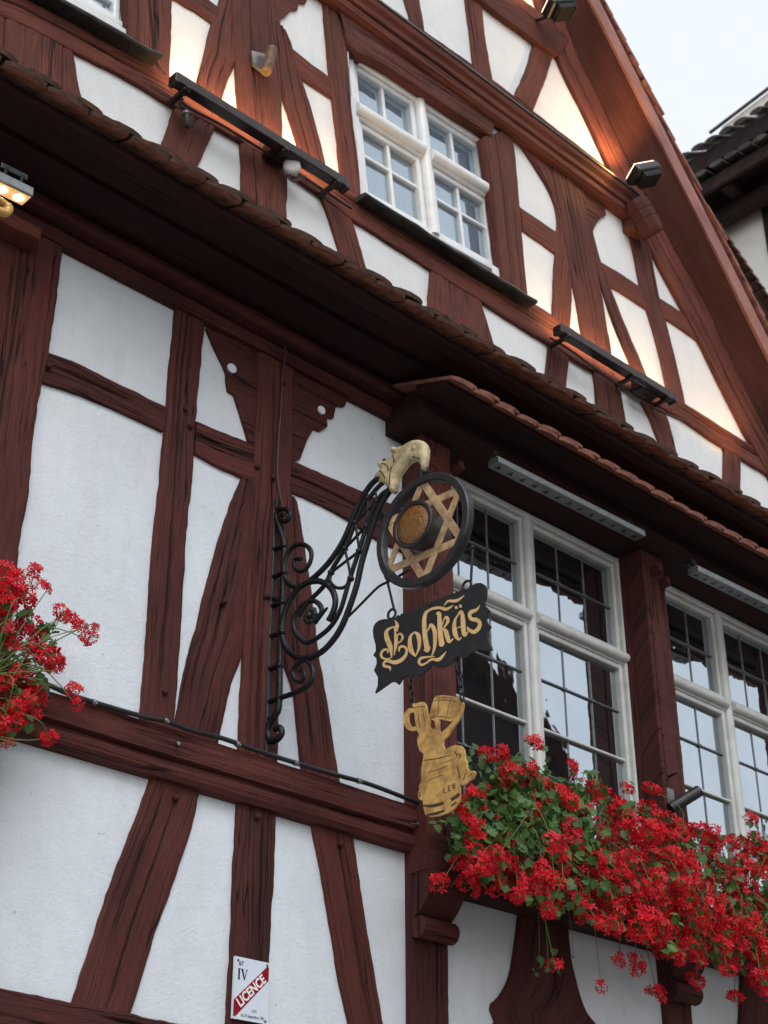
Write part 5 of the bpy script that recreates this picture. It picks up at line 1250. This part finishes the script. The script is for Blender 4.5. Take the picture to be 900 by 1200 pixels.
mb = MB(); xbox(mb, -2.1, 5.6, XW-.04, XW+.02, w_top-.02, w_top+.40); mb.build('wall_plate', M['dark_wood'], nbh)
mb = MB(); xbox(mb, -2.2, 5.6, XE+.05, XW-.05, za-.03, za+.0); xbox(mb, -2.2, 5.6, XE+.03, XE+.07, za-.16, za-.02); xbox(mb, -2.2, 5.6, XE+.3, XE+.45, za-.28, za-.17); mb.build('lower_eave', M['dark_wood'], nbh)
mb = MB(); xbox(mb, -2.2, 5.6, XE+.02, XE+.07, zb_-.20, zb_-.01); xbox(mb, -2.2, 5.6, XE+.12, XW-.05, zb_+.02, zb_+.05); mb.build('upper_eave', M['dark_wood'], nbh)
mb = MB(); xbox(mb, -2.1, 5.6, XW-.06, XW+.02, za+.04, zb_+.1); mb.build('upper_wall', M['dark_wood'], nbh)
for k in range(9):
    mb = MB(); y = .15+.62*k; xbox(mb, y, y+.12, XE+.10, XW-.07, zb_-.14, zb_+.0); mb.build('rafter_tail', M['dark_wood'], nbh)
    mb = MB(); xbox(mb, y+.2, y+.32, XE+.10, XW-.07, za-.15, za-.04); mb.build('rafter_tail', M['dark_wood'], nbh)
def pantile_row(z, x, name, slope=.7, n=50):
    mb = MB(); rn_ = random.Random(int(z*10))
    for r in range(6 if slope > .4 else 2):
        for k in range(n):
            y = -2.2+.16*k+rn_.uniform(-.012, .012); c = Vector((x+r*.26, y, z+r*.26*slope+rn_.uniform(-.006, .01)))
            tube(mb, [c+Vector((-.04, 0, -.02)), c+Vector((.28, 0, .28*slope-.0))], [.072, .062], 8, flat=.34)
    mb.build(name, M['tile_far'], nbh)
pantile_row(za+.045, XE, 'lower_tiles', .25); pantile_row(zb_+.04, XE, 'upper_tiles')
a0 = XP(846, 149, XE+.75); b0 = XP(906, 104, XE+.75); sl = (b0.z-a0.z)/(b0.y-a0.y); yb = -2.2
mb = MB(); x_ = XE+.75
V = [(x_, a0.y, a0.z-.25), (x_, yb, a0.z-.25), (x_, yb, a0.z+sl*(yb-a0.y)), (x_, a0.y, a0.z)]
mb.add(V+[(v[0]+2.5, v[1], v[2]+.0) for v in V], [(0, 1, 2, 3), (0, 3, 7, 4), (3, 2, 6, 7), (1, 5, 6, 2)]); mb.build('dormer_wall', M['far_white'], nbh)
mb = MB(); tube(mb, [(x_-.04, a0.y+.12, a0.z-.02), (x_-.04, yb, V[2][2]+.03)], .018, 6); mb.build('dormer_eave', M['tile_far'], nbh)

# ------------------------------------------------------------------ the house across the street, seen in the panes
opp = empty('opposite_house', (13, -12, 0)); tag(opp, 'dark steep-roofed house across the street, seen only as a reflection in the leaded panes', 'house')
mb = MB(); X0, X1, Y0, Y1, ZE, ZR = 9.8, 17.2, -18.0, -10.3, 9.7, 12.5
xm = (X0+X1)/2
mb.add([(X0, Y1, 0), (X1, Y1, 0), (X1, Y1, ZE), (X0, Y1, ZE), (X0, Y0, 0), (X1, Y0, 0), (X1, Y0, ZE), (X0, Y0, ZE)], [(0, 1, 2, 3), (1, 5, 6, 2), (5, 4, 7, 6), (4, 0, 3, 7)])
mb.add([(X0, Y1, ZE), (X1, Y1, ZE), (xm, Y1, ZR), (X0, Y0, ZE), (X1, Y0, ZE), (xm, Y0, ZR)], [(0, 1, 2), (3, 5, 4)]); mb.build('wall', M['dark_wood'], opp)
mb = MB()
for s in (-1, 1):
    xe = xm+s*(xm-X0+.35); ze = ZE-.3
    V = [(xm, Y1+.35, ZR+.05), (xe, Y1+.35, ze), (xe, Y0, ze), (xm, Y0, ZR+.05)]; mb.add(V+[Vector(v)+Vector((0, 0, .14)) for v in V], [(0, 1, 2, 3), (4, 5, 6, 7), (0, 1, 5, 4), (1, 2, 6, 5), (2, 3, 7, 6), (3, 0, 4, 7)])
mb.build('roof', M['tile_moss'], opp)
for k in range(4):
    mb = MB(); x = X0+1.1+k*2.0; wbox(mb, x, x+.9, -Y1-.0, -Y1+.05, 3.6, 5.0, 0, .01); wn = mb.build('window', M['cream_frame'], opp)
    mb = MB(); wbox(mb, x+.08, x+.82, -Y1+.0, -Y1+.056, 3.68, 4.92, 0, 0); mb.build('pane', M['glass'], wn)

# ------------------------------------------------------------------ light
world = bpy.data.worlds.new('World'); sc.world = world; world.use_nodes = True
nt = world.node_tree; bg = nt.nodes['Background']
sky = N(nt, 'ShaderNodeTexSky'); sky.sky_type = 'NISHITA'; sky.sun_disc = False
SUN_EL = math.radians(24); SUN_AZ = math.radians(205)     # behind the viewer, low
sky.sun_elevation = SUN_EL; sky.sun_rotation = SUN_AZ; sky.air_density = 1.0; sky.dust_density = 3.0; sky.ozone_density = 1.0
hs = N(nt, 'ShaderNodeHueSaturation'); hs.inputs['Saturation'].default_value = .45; hs.inputs['Value'].default_value = 1.0
L(nt, sky.outputs[0], hs.inputs['Color'])
L(nt, mixc(nt, .72, hs.outputs[0], (9.1, 9.6, 10.3)), bg.inputs[0]); bg.inputs[1].default_value = .13    # thin high overcast over the clear-sky gradient
sd_ = bpy.data.lights.new('sun', 'SUN'); sd_.energy = 1.35; sd_.angle = math.radians(32); sd_.color = (.97, .98, 1.0)
so = bpy.data.objects.new('sun', sd_); COL.objects.link(so)
dirv = Vector((math.sin(SUN_AZ)*math.cos(math.radians(50)), math.cos(SUN_AZ)*math.cos(math.radians(50)), math.sin(math.radians(50))))
so.rotation_euler = dirv.to_track_quat('Z', 'Y').to_euler()
def area(name, a, b, w, power, col, aim):
    a = Vector(a); b = Vector(b); d = bpy.data.lights.new(name, 'AREA'); d.shape = 'RECTANGLE'; d.size = (b-a).length; d.size_y = w; d.energy = power; d.color = col
    o = bpy.data.objects.new(name, d); COL.objects.link(o); x = (b-a).normalized(); z = -Vector(aim).normalized(); z = (z-x*z.dot(x)).normalized(); y = z.cross(x)
    o.matrix_world = Matrix(((x.x, y.x, z.x, (a.x+b.x)/2), (x.y, y.y, z.y, (a.y+b.y)/2), (x.z, y.z, z.z, (a.z+b.z)/2), (0, 0, 0, 1))); return o
WARM = (1.0, .63, .26)
up_ = Vector((0, 0, .036))
area('uplight_glow', FP(208, 96, eb)+up_, FP(402, 217, eb)+up_, .03, 5.0, WARM, (0, .35, 1))
area('uplight_glow', FP(657, 388, eb)+up_, FP(786, 466, eb)+up_, .03, 4.0, WARM, (0, .35, 1))
def spot(name, p, aim, power, ang, col, r=.03):
    d = bpy.data.lights.new(name, 'SPOT'); d.energy = power; d.spot_size = math.radians(ang); d.spot_blend = .8; d.color = col; d.shadow_soft_size = r
    o = bpy.data.objects.new(name, d); COL.objects.link(o); o.location = p; o.rotation_euler = (-Vector(aim)).to_track_quat('Z', 'Y').to_euler()
ax = Vector((.45, -.2, -.75)).normalized()
spot('flood_glow', f1-ax*.09+Vector((0, -.06, 0)), (-.55, .30, .8), 19, 140, (1, .54, .17)); spot('flood_glow', f2-ax*.09+Vector((0, -.06, 0)), (-.65, .35, .6), 19, 140, (1, .53, .16))
spot('flood_glow', f1+Vector((-.09, -.05, -.02)), (-.9, .25, -.22), 7, 100, (1, .53, .16))
q = FP(915, 545, EU+.24); spot('flood_glow', q, (-.45, .15, .9), 11, 110, (1, .56, .20))
area('lamp_glow', FP(-140, 152, .30), FP(28, 234, .30), .05, 3.0, (1, .66, .35), (0, .25, -1))

# ------------------------------------------------------------------ render settings
sc.render.engine = 'CYCLES'; sc.view_settings.view_transform = 'Standard'; sc.view_settings.look = 'None'; sc.view_settings.exposure = 0
sc.cycles.max_bounces = 6; sc.cycles.sample_clamp_indirect = 4; sc.cycles.caustics_reflective = False; sc.cycles.caustics_refractive = False
sc.cycles.use_denoising = True
